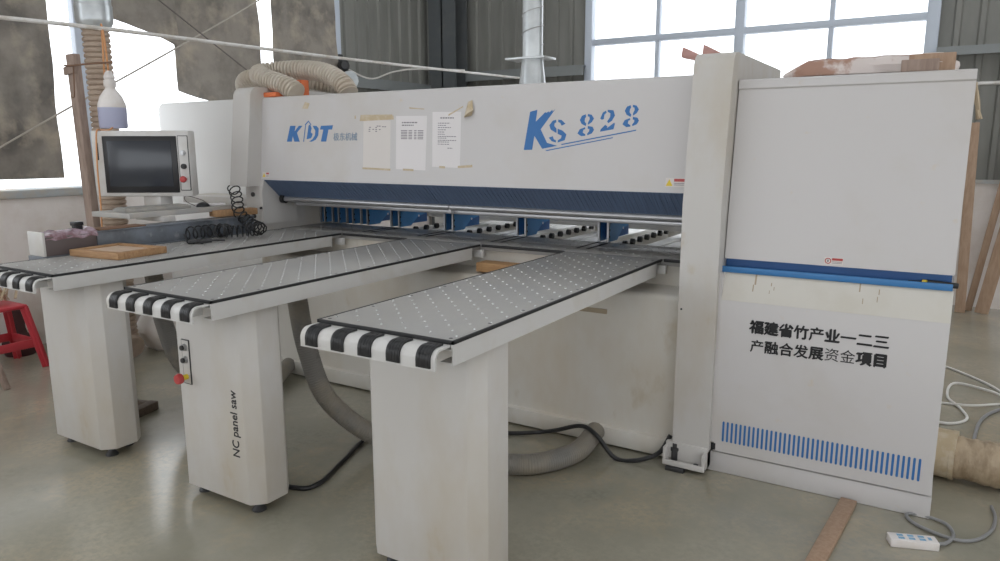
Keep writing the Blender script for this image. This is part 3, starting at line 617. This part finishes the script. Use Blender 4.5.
for v, u1 in ((.79, .62), (.75, .48), (.71, .66), (.67, .5), (.63, .42), (.59, .45), (.55, .85), (.52, .5), (.48, .85), (.45, .6), (.41, .6)): n3 += words(.2, u1, v, .013)
n3 += words(.55, .72, .34, .014)
r = notice([(-2.5885, 1.4297), (-2.3917, 1.4257), (-2.3992, 1.7402), (-2.6018, 1.7442)], 'white notice with lines of print at the right, beside a peeling scrap of tape', M['paper'], n3)
for q in ([(-2.5357, 1.4217), (-2.4956, 1.4207), (-2.4965, 1.4337), (-2.5367, 1.4347)], [(-2.4056, 1.4237), (-2.3058, 1.4297), (-2.3068, 1.4447), (-2.4065, 1.4367)]): marks([q], 3.4634, 0, t=.0016).build('tape', M['tape'], r)
# pale ribbed hoses and orange foam on top of the beam
h1 = MB(); ribbed(h1, [(-4.79, 4.02, 1.985), (-4.78, 3.98, 2.02), (-4.70, 3.95, 2.055), (-4.56, 3.96, 2.07), (-4.38, 4.02, 2.07), (-4.2, 4.14, 2.04), (-4.0, 4.35, 1.99)], .07, .011, .026)
lone(h1, 'ribbed_hose', M['hose_pale'], 'beige ribbed hose bending down behind the left end column of the saw', 'hose', 'ribbed dust hoses on the saw')
h2 = MB(); ribbed(h2, [(-3.80, 3.60, 1.90), (-3.88, 3.60, 1.945), (-4.02, 3.61, 1.985), (-4.18, 3.63, 2.03), (-4.26, 3.70, 2.06), (-4.20, 3.80, 2.08), (-4.02, 3.86, 2.085), (-3.82, 3.86, 2.06), (-3.68, 3.85, 2.01), (-3.58, 3.83, 1.95), (-3.54, 3.82, 1.90)], .069, .017, .03)
lone(h2, 'ribbed_hose', M['hose_pale'], 'beige ribbed hose looped over orange foam on top of the white beam', 'hose', 'ribbed dust hoses on the saw')
lone(MB().box(-4.05, -3.86, 3.70, 3.77, 1.88, 2.0, .006), 'foam_block', M['foam'], 'orange foam block standing between the two arms of the looped hose', 'foam', 'orange foam blocks')
lone(MB().box(-4.12, -3.93, 3.53, 3.62, 1.88, 1.91, .004), 'foam_block', M['foam'], 'thin orange foam piece under the front arm of the looped hose', 'foam', 'orange foam blocks')
# spiral duct into the saw
d = thing('spiral_duct', 'bright galvanised spiral duct with flange dropping behind the white beam', 'duct', (-2.36, 4.04, 1.878))
px, py = -2.24, 4.05
mb = MB().cyl((px, py, 2.08), (px, py, 4.98), .062, 24)
z = 2.15; hx = []
while z < 4.9: 
    for k in range(16): hx.append((px + .063 * math.cos(k * math.pi / 8), py + .063 * math.sin(k * math.pi / 8), z + .11 * k / 16))
    z += .11
mb.tube(hx, .0035, 5, 1); mb.build('pipe', [M['galv'], M['alu']], d)
MB().box(px - .15, px + .12, py - .08, py + .08, 2.066, 2.078, .002).build('flange', M['galv'], d)
MB().lathe([(.085, 0), (.085, .02), (.066, .186)], (px, py, 1.88), seg=20).build('cone', M['galv'], d)
# torn wrapped bundle and wood on the cabinet top
b = thing('wrapped_bundle', 'long torn brown and white paper bundle lying on top of the right cabinet', 'bundle', (-.4, 3.7, 1.844))
mb = MB(); n = 22; ring = 10; vs = []
for i in range(n + 1):
    u = i / n; x = -.69 + .68 * u; e = min(1, .35 + 5 * u) * min(1, .55 + 5 * (1 - u))
    for k in range(ring):
        a = 2 * math.pi * k / ring; ca, sa = math.cos(a), math.sin(a)
        sq = max(abs(ca), abs(sa)); r_ = random.uniform(.93, 1.07)
        vs.append((x + random.uniform(-.008, .008), 3.74 + .12 * ca / sq ** .7 * r_, 1.844 + max(0, .045 * e * (1 + sa / sq ** .7 * r_))))
fs = [[i * ring + k, i * ring + (k + 1) % ring, (i + 1) * ring + (k + 1) % ring, (i + 1) * ring + k] for i in range(n) for k in range(ring)] + [list(range(ring))[::-1], [n * ring + k for k in range(ring)]]
mb.add(vs, fs).build('wrapping', M['cardboard'], b)
lone(MB().box(-.19, -.02, 3.62, 3.67, 1.844, 1.925, .004), 'wood_offcut', M['slat'], 'brown wooden offcut on edge at the right end of the wrapped bundle', 'wood', 'wood offcuts')
lone(MB().box(-.21, -.075, 3.50, 3.55, 1.844, 1.892, .003), 'wood_offcut', M['post'], 'small wooden offcut lying flat in front of the wrapped bundle', 'wood', 'wood offcuts')
# pink timber V behind the post
mb = MB()
mb.prism([(-1.20, 2.035), (-1.205, 1.985), (-1.14, 1.97), (-1.105, 1.88), (-1.03, 1.88), (-1.03, 1.955), (-1.0, 1.96), (-1.005, 1.992), (-1.095, 2.04), (-1.10, 1.985)], 'y', 3.72, 3.80, bev=.003)
lone(mb, 'notched_timber', M['pinkwood'], 'pinkish notched timber block standing on the beam behind the right post', 'wood')
# utility knife on the blue lip
k = thing('utility_knife', 'black and yellow utility knife resting on the blue lip of the cabinet', 'knife', (0, 3.42, .978))
MB().bar((-.035, 3.415, .996), (.075, 3.41, .991), .018, .022, .005).build('handle', M['black'], k)
MB().bar((-.055, 3.416, .996), (-.035, 3.415, .996), .016, .019, .004).build('collar', M['yellow'], k)
MB().bar((-.105, 3.418, .994), (-.055, 3.416, .995), .002, .01, 0).build('blade', M['darkmetal'], k)
lone(MB().box(-2.265, -1.94, 3.44, 3.55, .841, .893, .003), 'timber_block', M['timber'], 'raw pine block on the saw base ledge between the middle and nearest tables', 'wood')
lone(MB().box(-4.065, -4.025, 2.16, 2.2, 1.10, 1.135, .004).box(-4.07, -4.02, 2.155, 2.205, 1.125, 1.147, .004), 'stop_block', M['bezel'], 'small black stop block standing on top of the wrapped box', 'clamp')

# ------------------------------------------------------------------ console at the left
ca, cb = Vector((-4.635, 2.64, 0)), Vector((-4.115, 2.97, 0)); U = (cb - ca).normalized(); Nn = Vector((U.y, -U.x, 0)); wid = (cb - ca).length
z0, z1 = 1.235, 1.648
con = thing('control_console', 'pale grey control console with dark touch screen behind the left table fence', 'console', (-4.4, 2.95, 0))
cc = (ca + cb) / 2
def cp(u, d, z): return ca + U * u + Nn * d + Vector((0, 0, z))
MB().obox(cp(wid / 2, -.05, (z0 + z1) / 2), U * wid, Nn * .10, Vector((0, 0, z1 - z0)), .012).build('housing', M['console'], con)
MB().obox(cp(.303, .002, 1.437), U * .462, Nn * .012, Vector((0, 0, .355)), .004).build('screen_bezel', M['bezel'], con)
MB().obox(cp(.301, .008, 1.442), U * .40, Nn * .004, Vector((0, 0, .285)), .001).build('screen', M['screen'], con)
MB().obox(cp(.575, .002, 1.445), U * .066, Nn * .006, Vector((0, 0, .345)), .003).build('panel_border', M['darkmetal'], con)
pn = MB().obox(cp(.575, .004, 1.445), U * .058, Nn * .006, Vector((0, 0, .337)), .003).build('button_panel', M['console'], con)
for z, m, r in ((1.51, 'alu', .017), (1.425, 'black', .017)):
    MB().cyl(cp(.575, .006, z), cp(.575, .022, z), r, 14).cyl(cp(.575, .022, z), cp(.575, .03, z), r * .7, 14).build('push_button', M[m], pn)
MB().cyl(cp(.575, .006, 1.345), cp(.575, .03, 1.345), .012, 12).lathe([(.019, 0), (.021, .012), (.017, .022), (0, .025)], cp(.575, .03, 1.345), Nn, 16).build('stop_button', M['redcap'], pn)
MB().obox(cp(.035, .001, 1.52), U * .012, Nn * .006, Vector((0, 0, .11)), .002).build('vent_slot', M['black'], con)
MB().box(-4.48, -4.30, 2.86, 2.95, 1.155, 1.25, .006).box(-4.36, -4.07, 2.72, 2.80, 1.095, 1.13, .003).build('neck', M['console'], con)
MB().prism([(-4.46, 2.50), (-4.10, 2.52), (-4.10, 3.26), (-4.42, 3.26)], 'z', 1.128, 1.16, bev=.004).build('shelf', M['tray'], con)
kb = thing('keyboard', 'dusty grey keyboard lying on the console shelf under the screen', 'keyboard', (-4.2, 2.8, 1.161))
kc = Vector((-4.215, 2.75, 1.171)); ku = Vector((.10, .99, 0)).normalized(); kv = Vector((-ku.y, ku.x, 0))
MB().obox(kc, ku * .42, kv * .15, Vector((0, 0, .02)), .004).build('keyboard_body', M['keys'], kb)
mb = MB()
for i in range(19):
    for j in range(5): mb.obox(kc + ku * (-.19 + i * .021) + kv * (-.055 + j * .027) + Vector((0, 0, .0125)), ku * .017, kv * .021, Vector((0, 0, .006)))
mb.build('keys', M['keys'], kb)
ms = thing('computer_mouse', 'small dark computer mouse with curling cable beside the keyboard', 'mouse', (-4.13, 3.12, 1.161))
mb = MB(); b = bmesh.new(); bmesh.ops.create_uvsphere(b, u_segments=14, v_segments=8, radius=1)
for v in b.verts: v.co = Vector((-4.15 + v.co.x * .03, 3.06 + v.co.y * .05, 1.162 + max(0, v.co.z) * .03))
mb.bm(b).build('mouse_body', M['bezel'], ms)
MB().tube(spline([(-4.16, 3.02, 1.165), (-4.21, 2.98, 1.2), (-4.26, 3.02, 1.23), (-4.25, 3.12, 1.2), (-4.28, 3.2, 1.165)]), .0025, 6).build('mouse_cable', M['wire_dark'], ms)
lone(MB().obox((-4.18, 3.19, 1.168), (.02, .1, 0), (-.05, .01, 0), (0, 0, .014), .003), 'rag', M['paper'], 'white folded rag lying beside the computer mouse', 'cloth')
lone(MB().obox((-4.075, 3.24, 1.115), (.05, .30, 0), (-.085, .014, 0), (0, 0, .042), .003), 'wood_plank', M['plywood'], 'short brown plank lying across the fence end by the left column', 'wood')

# ------------------------------------------------------------------ left side of the shop
h = MB(); ribbed(h, [(-5.02, 3.02, .09), (-5.10, 3.03, .12), (-5.135, 3.03, .3), (-5.115, 3.03, .7), (-5.115, 3.03, 1.2), (-5.12, 3.03, 1.8), (-5.125, 3.03, 2.40)], .088, .011, .036, 22)
hd = thing('dust_hose', 'tall brown ribbed dust hose hanging from a metal duct behind the console', 'hose', (-5.14, 3.06, 0))
h.build('ribbed_hose', M['hose_old'], hd)
MB().lathe([(.09, 0), (.117, .05), (.119, .07), (.119, .16), (.115, .165), (.117, 2.6)], (-5.125, 3.03, 2.34), seg=28).build('metal_duct', M['galv'], hd)
lone(MB().bar((-4.84, 2.74, 0), (-4.845, 2.70, 2.13), .085, .05, .006, roll=(0, 1, 0)).obox((-4.845, 2.672, 2.03), (.12, 0, .01), (0, .02, 0), (0, 0, .05), .004), 'timber_pole', M['post'], 'grey-brown timber pole standing beside the control console', 'pole')
lone(MB().tube(spline([(-4.88, 2.66, 2.06), (-4.78, 2.64, 2.05), (-4.62, 2.7, 2.06), (-4.55, 2.78, 2.07)]), .006, 6).tube(spline([(-4.76, 2.65, 2.05), (-4.735, 2.63, 1.95), (-4.75, 2.63, 1.86), (-4.8, 2.64, 1.86)]), .004, 6), 'brown_cord', M['rust'], 'brown cord tied round the top of the timber pole', 'cord')
lb = thing('light_bulb', 'big white bulb lamp with bluish diffuser hanging by orange wire over the console', 'lamp', (-4.62, 2.8, 1.67))
bx, by = -4.635, 2.80
MB().lathe([(.076, 0), (.083, .01), (.084, .13)], (bx, by, 1.665), seg=24).build('diffuser', M['bulb_diff'], lb)
MB().lathe([(.084, 0), (.082, .02), (.065, .07), (.04, .105), (.03, .12), (.03, .14)], (bx, by, 1.795), seg=24).build('bulb_body', M['bulb_white'], lb)
MB().lathe([(.036, 0), (.036, .04), (.029, .045), (.034, .058), (.022, .09), (.01, .10)], (bx, by, 1.925), seg=18).build('socket', M['bulb_white'], lb)
MB().tube(spline([(bx, by, 2.02), (bx - .01, by, 2.2), (bx - .03, by, 2.31), (bx - .05, by + .01, 2.2), (bx - .07, by + .02, 1.95), (bx - .06, by + .10, 1.8), (bx - .05, by + .11, 1.7)]), .006, 6).build('orange_wire', M['orange_wire'], lb)
lone(MB().tube(spline([(bx + .07, by - .02, 1.70), (bx + .05, by - .06, 1.655), (bx, by - .09, 1.652), (-4.585, 2.66, 1.652), (-4.58, 2.645, 1.60), (-4.575, 2.63, 1.4), (-4.56, 2.62, 1.2), (-4.54, 2.6, 1.0), (-4.53, 2.6, .6)]), .0055, 6), 'orange_cord', M['orange_wire'], 'thin orange cord running down over the left edge of the console', 'cord')
# rods, ropes and wires overhead
def rod(pts, r, m, name, label, cat, seg=10): return lone(MB().tube(pts, r, seg), name, m, label, cat)
rod(spline([(-4.86, 1.7, 2.275), (-4.66, 2.8, 2.285), (-4.52, 5.0, 2.29), (-4.42, 8.18, 2.345)], 6), .0125, M['white_rod'], 'overhead_pipe', 'long thin white pipe running overhead from the left edge to the back wall', 'pipe')
rod(spline([(-6.0, 2.66, 1.50), (-5.62, 3.06, 1.83), (-5.62, 3.97, 2.34), (-5.62, 4.92, 2.89), (-5.62, 5.9, 3.5)], 8), .007, M['rope'], 'stay_rope', 'thin pale rope slanting up across the grey shade cloths', 'rope', 6)
rod([(-5.5, 3.0, 3.15), (-5.5, 3.805, 2.69), (-5.5, 4.62, 2.225), (-5.5, 5.3, 1.80)], .006, M['wire_dark'], 'stay_wire', 'dark wire slanting down behind the looped hose on the beam', 'wire', 6)
rod(spline([(-6.0, 6.36, 2.45), (-5.7, 6.5, 2.30), (-5.4, 6.55, 2.36), (-5.1, 6.6, 2.38), (-4.47, 6.6, 2.335)], 8), .009, M['white_cable'], 'sagging_cable', 'pale cable sagging between the window post and the overhead pipe', 'cable', 6)
v = thing('floodlight', 'small grey metal floodlight fixed on the window post behind the beam', 'lamp', (-5.95, 6.3, 2.3))
MB().box(-5.99, -5.86, 6.24, 6.4, 2.22, 2.30, .01).lathe([(.05, 0), (.09, .05), (.1, .12)], (-5.86, 6.3, 2.26), (1, -.6, .1), 14).build('lamp_head', M['galv'], v)
MB().box(-6.0, -5.93, 6.27, 6.33, 2.28, 2.56, .006).lathe([(.05, 0), (.07, .05), (.04, .1)], (-5.9, 6.28, 2.43), (1, -.6, 0), 12).build('bracket', M['darkmetal'], v)
# shade cloths over the left window band
def cloth(label, outline, x=-5.99, amp=.02, seed=1):
    """outline: list of columns (y, z_bottom, z_top); a wavy two-sided sheet with its own thickness"""
    random.seed(seed); mb = MB(); R = 14; cols = []
    L = outline; dense = []
    for (ya, ba, ta), (yb_, bb, tb) in zip(L, L[1:]):
        for k in range(6): t = k / 6; dense.append((ya + (yb_ - ya) * t, ba + (bb - ba) * t, ta + (tb - ta) * t))
    dense.append(L[-1]); n = len(dense); vs = []
    for s in (0, 1):
        for i, (y, zb, zt) in enumerate(dense):
            for j in range(R + 1):
                z = zb + (zt - zb) * j / R; wv = amp * (math.sin(y * 9 + seed) + .6 * math.sin(y * 4 + z * 5 + seed * 2) + .4 * math.sin(z * 11 + y * 3))
                vs.append((x + wv + s * .006, y, z))
    fs = []; o = n * (R + 1)
    for i in range(n - 1):
        for j in range(R):
            a = i * (R + 1) + j; fs += [[a, a + 1, a + R + 2, a + R + 1], [o + a, o + a + R + 1, o + a + R + 2, o + a + 1]]
    for i in range(n - 1):
        for j in (0, R): a = i * (R + 1) + j; fs.append([a, a + R + 1, o + a + R + 1, o + a])
    for i in (0, n - 1):
        for j in range(R): a = i * (R + 1) + j; fs.append([a, o + a, o + a + 1, a + 1])
    mb.add(vs, fs); return lone(mb, 'shade_cloth', M['shade'], label, 'curtain', 'grey shade cloths in the left windows')
cloth('stained grey shade cloth at the far left, beside the tall dust hose', [(1.2, 1.31, 3.36), (2.2, 1.31, 3.36), (2.75, 1.31, 3.36), (3.17, 1.30, 2.5), (3.185, 1.9, 2.7), (3.19, 2.4, 3.36)][:3] + [(3.18, 1.305, 3.36)], seed=1)
cloth('grey shade cloth hitched up in an arch right of the tall dust hose', [(3.62, 2.60, 3.36), (3.82, 2.56, 3.36), (4.0, 2.51, 3.36), (4.15, 2.46, 3.36), (4.285, 2.41, 3.36)], seed=2)
cloth('pale stained shade cloth hanging above the white rounded cabinet', [(4.24, 2.04, 3.36), (4.45, 1.99, 3.36), (4.65, 1.95, 3.36), (5.20, 1.9, 3.36)], x=-5.975, seed=3)
cloth('narrow grey shade cloth hanging behind the looped hose, next to the corrugated wall', [(5.33, 1.5, 3.36), (5.6, 1.5, 3.36), (5.9, 1.5, 3.36), (6.26, 1.5, 3.36)], x=-5.95, seed=4)
random.seed(11)
# white rounded cabinet left of the saw
cbn = thing('electrical_cabinet', 'large plain white cabinet with rounded top edge behind the control console', 'cabinet', (-5.1, 4.2, 0))
x0, x1, r = -5.72, -4.45, .07
rp = [(x0, .08)] + [(x0 + r - r * math.cos(a), 1.905 - r + r * math.sin(a)) for a in [i * math.pi / 12 for i in range(7)]] + [(x1, 1.905), (x1, .08)]
MB().prism(rp, 'y', 3.85, 4.6, bev=.012).build('cabinet_body', M['cab_white'], cbn)
MB().box(x0 + .03, x1 - .03, 3.88, 4.56, 0, .085).build('cabinet_base', M['darkmetal'], cbn)
# red plastic stool, sack and bamboo at the far left
st = thing('plastic_stool', 'red plastic stool with splayed legs behind the leftmost table leg', 'stool', (-5.60, 2.39, 0))
sc = Vector((-5.60, 2.39, 0))
mb = MB(); mb.prism([(sc.x - .15, sc.y - .15), (sc.x + .15, sc.y - .15), (sc.x + .15, sc.y + .15), (sc.x - .15, sc.y + .15)], 'z', .43, .46, bev=.012); mb.build('seat', M['red'], st)
for sx in (-1, 1):
    for sy in (-1, 1):
        a = sc + Vector((sx * .13, sy * .13, .44)); b_ = sc + Vector((sx * .2, sy * .2, 0))
        MB().bar(a, b_, .055, .012, .003, roll=(sx, 0, .3)).bar(a, b_, .012, .055, .003, roll=(sx, 0, .3)).build('leg', M['red'], st)
for s in (-1, 1):
    MB().box(sc.x - .165, sc.x + .165, sc.y + s * .165 - .006, sc.y + s * .165 + .006, .15, .21, .003).build('rung', M['red'], st)
    MB().box(sc.x + s * .165 - .006, sc.x + s * .165 + .006, sc.y - .165, sc.y + .165, .15, .21, .003).build('rung', M['red'], st)
mb = MB().lathe([(.10, 0), (.12, .05), (.115, .1), (.06, .16), (.05, .2), (.05, .34), (.04, .35)], (-5.90, 2.66, .0), seg=14)
lone(mb, 'maroon_jar', M['maroon'], 'dark maroon jar with a broad shoulder on the floor behind the red stool', 'jar')
mb = MB(); random.seed(5)
for i in range(46):
    y = random.uniform(2.98, 3.5); x = random.uniform(-6.0, -5.86); L_ = random.uniform(.35, .75)
    mb.bar((x + .05, y, .02), (x + random.uniform(-.04, .0), y + random.uniform(-.25, .25), L_), .018, .006)
tag(mb.build('bamboo_strips', M['bamboo']), 'heap of dry bamboo strips leaning on the low left wall', 'bamboo', None, 'stuff')
mb = MB()
for i in range(26):
    y = random.uniform(2.28, 2.5); x = random.uniform(-5.70, -5.52)
    mb.bar((x, y, .465 + random.uniform(.005, .05)), (x + random.uniform(-.12, .12), y + random.uniform(-.1, .1), .52 + random.uniform(0, .16)), .016, .006)
tag(mb.build('straw_bundle', M['bamboo']), 'tangle of straw-coloured strips heaped on the red stool seat', 'straw', None, 'stuff')
lone(MB().bar((-5.085, 2.185, 0), (-5.22, 2.16, .33), .045, .03, .004, roll=(0, 1, 0)), 'timber_stick', M['post'], 'short brown timber stick leaning in front of the red stool', 'wood')
lone(MB().bar((-3.88, 2.22, .0255), (-3.945, 2.47, .0255), .06, .05, .003).bar((-4.14, 2.42, .02), (-3.965, 2.46, .02), .035, .04, .003).bar((-4.12, 2.28, .02), (-3.91, 2.31, .02), .03, .04, .003), 'timber_offcut', M['olddk'], 'dark old timber offcuts nailed together on the floor by leftmost table leg', 'wood')
# white plastic sacks behind
def sack(c, s, label, seed):
    random.seed(seed); b = bmesh.new(); bmesh.ops.create_icosphere(b, subdivisions=3, radius=1)
    for v in b.verts:
        n_ = v.co.copy(); w_ = 1 + .07 * math.sin(5 * n_.x + seed) * math.cos(4 * n_.y) + .05 * math.sin(7 * n_.z + seed)
        v.co = Vector((c[0] + n_.x * s[0] * w_, c[1] + n_.y * s[1] * w_, max(0, c[2] + n_.z * s[2] * w_)))
    mb = MB().bm(b); mb.tube([(c[0], c[1], c[2] + s[2] * .96), (c[0] + .02, c[1], c[2] + s[2] * 1.12)], lambda i, n: .05 if i == 0 else .07, 10)
    lone(mb, 'white_sack', M['sack'], label, 'sack', 'white plastic sacks')
sack((-5.14, 3.36, .15), (.2, .19, .2), 'slumped white plastic sack on the floor behind the leftmost table leg', 2)
sack((-4.78, 3.58, .2), (.2, .18, .24), 'taller white plastic sack standing before the white cabinet', 5)
random.seed(3)

# ------------------------------------------------------------------ grey dust hoses under the tables
def ghose(pts, label):
    h = MB(); ribbed(h, pts, .05, .0015, .012, 16); return lone(h, 'grey_hose', M['hose_grey'], label, 'hose', 'grey hoses under the tables')
base = [(-2.72, 2.50, .90), (-2.71, 2.50, .78), (-2.66, 2.50, .55), (-2.57, 2.53, .30), (-2.40, 2.64, .115), (-2.31, 2.78, .055), (-2.36, 2.98, .053), (-2.50, 3.2, .06), (-2.58, 3.35, .075)]
ghose([(x - 1.17, y, z) for x, y, z in base], 'dusty grey hose curving down from under the leftmost table behind the middle leg')
ghose(base, 'dusty grey hose curving down from under the middle table to the floor')
ghose([(-1.58, 2.55, .90), (-1.66, 2.52, .75), (-1.74, 2.54, .40), (-1.73, 2.66, .14), (-1.66, 2.8, .058), (-1.54, 2.9, .052), (-1.45, 3.1, .055), (-1.46, 3.35, .075)], 'dusty grey hose bending along the floor behind the nearest table leg to the saw base')
rod(spline([(-2.95, 2.1, .012), (-2.46, 2.15, .012), (-2.36, 2.24, .012), (-2.44, 2.5, .012), (-2.52, 2.8, .012), (-2.3, 3.05, .012), (-1.95, 3.2, .012), (-1.78, 3.29, .02), (-1.66, 3.28, .06), (-1.5, 3.25, .128), (-1.40, 3.22, .11), (-1.3, 3.22, .012), (-1.2, 3.24, .012), (-1.10, 3.30, .05), (-1.055, 3.34, .14)], 8), .0115, M['black'], 'power_cable', 'thick black power cable snaking over the floor from the middle leg to the right post', 'cable', 8)

# ------------------------------------------------------------------ right side
dk = thing('wrapped_duct', 'fat tan duct wrapped in tape leaving the right side of the cabinet', 'duct', (.3, 3.75, 0))
pts = resample(spline([(.06, 3.86, .113), (.14, 3.85, .112), (.3, 3.84, .11), (.5, 3.82, .11), (.9, 3.7, .11), (1.3, 3.6, .11)], 10), .018)
MB().tube(pts, lambda i, n: .1 + .003 * math.sin(i * 2.3) + .003 * math.sin(i * .6), 20).build('duct_body', M['wrapduct'], dk)
MB().tube([(.058, 3.86, .118), (.13, 3.852, .117)], .113, 20).tube([(.13, 3.852, .117), (.15, 3.85, .117)], .116, 20).build('collar', M['tape'], dk)
ps = thing('power_strip', 'white power strip with pale blue sockets on the floor before the cabinet', 'power strip', (0.01, 3.08, 0))
pu = Vector((.94, .34, 0)).normalized(); pv = Vector((-pu.y, pu.x, 0)); pc = Vector((.012, 3.085, .017))
MB().obox(pc, pu * .175, pv * .062, Vector((0, 0, .034)), .005).build('strip_body', M['bulb_white'], ps)
mb = MB()
for k in range(3): 
    for j in (-1, 1): mb.obox(pc + pu * (-.045 + k * .038) + pv * (j * .011) + Vector((0, 0, .0175)), pu * .022, pv * .014, Vector((0, 0, .002)))
mb.obox(pc + pu * .06 + Vector((0, 0, .0175)), pu * .012, pv * .018, Vector((0, 0, .002)))
mb.build('socket', mat('pale_blue_socket', (.2, .38, .55), .5), ps)
MB().tube(spline([tuple(pc + pu * .085), (.125, 3.15, .012), (.15, 3.24, .01), (.12, 3.33, .01), (.03, 3.36, .01), (-.02, 3.33, .01), (.02, 3.26, .008), (.14, 3.2, .012), (.22, 3.24, .008), (.28, 3.36, .008), (.30, 3.5, .008), (.29, 3.6, .01)], 10), .007, 8).build('cable', M['grey_cable'], ps)
rod(spline([(.27, 3.98, .01), (.25, 4.2, .01), (.25, 4.5, .01), (.32, 4.9, .01), (.55, 5.3, .01)], 8), .009, M['grey_cable'], 'grey_cable', 'dark grey cable curving over the floor behind the tan duct', 'cable', 8)
rod(spline([(.0, 5.9, .008), (.12, 5.85, .008), (.35, 5.55, .008), (.46, 5.25, .008), (.36, 5.35, .02), (.16, 5.45, .014), (.12, 5.15, .009), (.19, 4.93, .009), (.215, 4.75, .009), (.12, 4.62, .009), (-.05, 4.66, .009)], 10), .008, M['white_cable'], 'white_cable', 'white cable lying in loops on the floor right of the cabinet', 'cable', 8)
rod(spline([(.0, 5.0, .008), (.12, 5.0, .008), (.25, 4.98, .026), (.38, 5.14, .008), (.6, 5.3, .008)], 10), .007, M['white_cable'], 'white_cable', 'white cable strand passing straight under the loops right of the cabinet', 'cable', 8).name = 'white_cable.001'
pl = MB().bar((-.243, 3.335, .011), (-.33, 2.30, .011), .065, .02, .003)
lone(pl, 'floor_plank', M['slat'], 'narrow brown plank lying on the floor, its end touching the cabinet plinth', 'wood')
def slat(a, b_, w_, label): lone(MB().bar(a, b_, w_, .03, .003, roll=(0, -1, 0)), 'leaning_board', M['slat'], label, 'wood', 'boards leaning on the back wall')
slat((.205, 7.95, .0), (.155, 8.15, 1.75), .085, 'pale brown slat leaning upright on the back wall closest to the cabinet')
slat((.375, 8.0, .0), (.66, 8.17, 1.9), .11, 'wider pale brown slat leaning at a slant by the right picture edge')
slat((.27, 8.08, .0), (.48, 8.2, 1.55), .06, 'thin pale brown slat leaning between the two bigger slats')
ts = MB()
for i in range(7): ts.tube(spline([(.061 + random.uniform(0, .008), 4.2 + random.uniform(-.02, .02), 1.84), (.068 + random.uniform(0, .02), 4.2 + random.uniform(-.02, .02), 1.76), (.075 + random.uniform(0, .03), 4.2 + random.uniform(-.03, .03), 1.67)]), .006, 5)
lone(ts, 'frayed_string', M['bamboo'], 'frayed straw-coloured string hanging at the top right corner of the cabinet', 'string')
rod([(-.3, 8.2, 2.105), (2.5, 8.2, 2.105)], .016, M['white_rod'], 'wall_conduit', 'thin pale conduit running level on the back wall right of the cabinet', 'pipe')
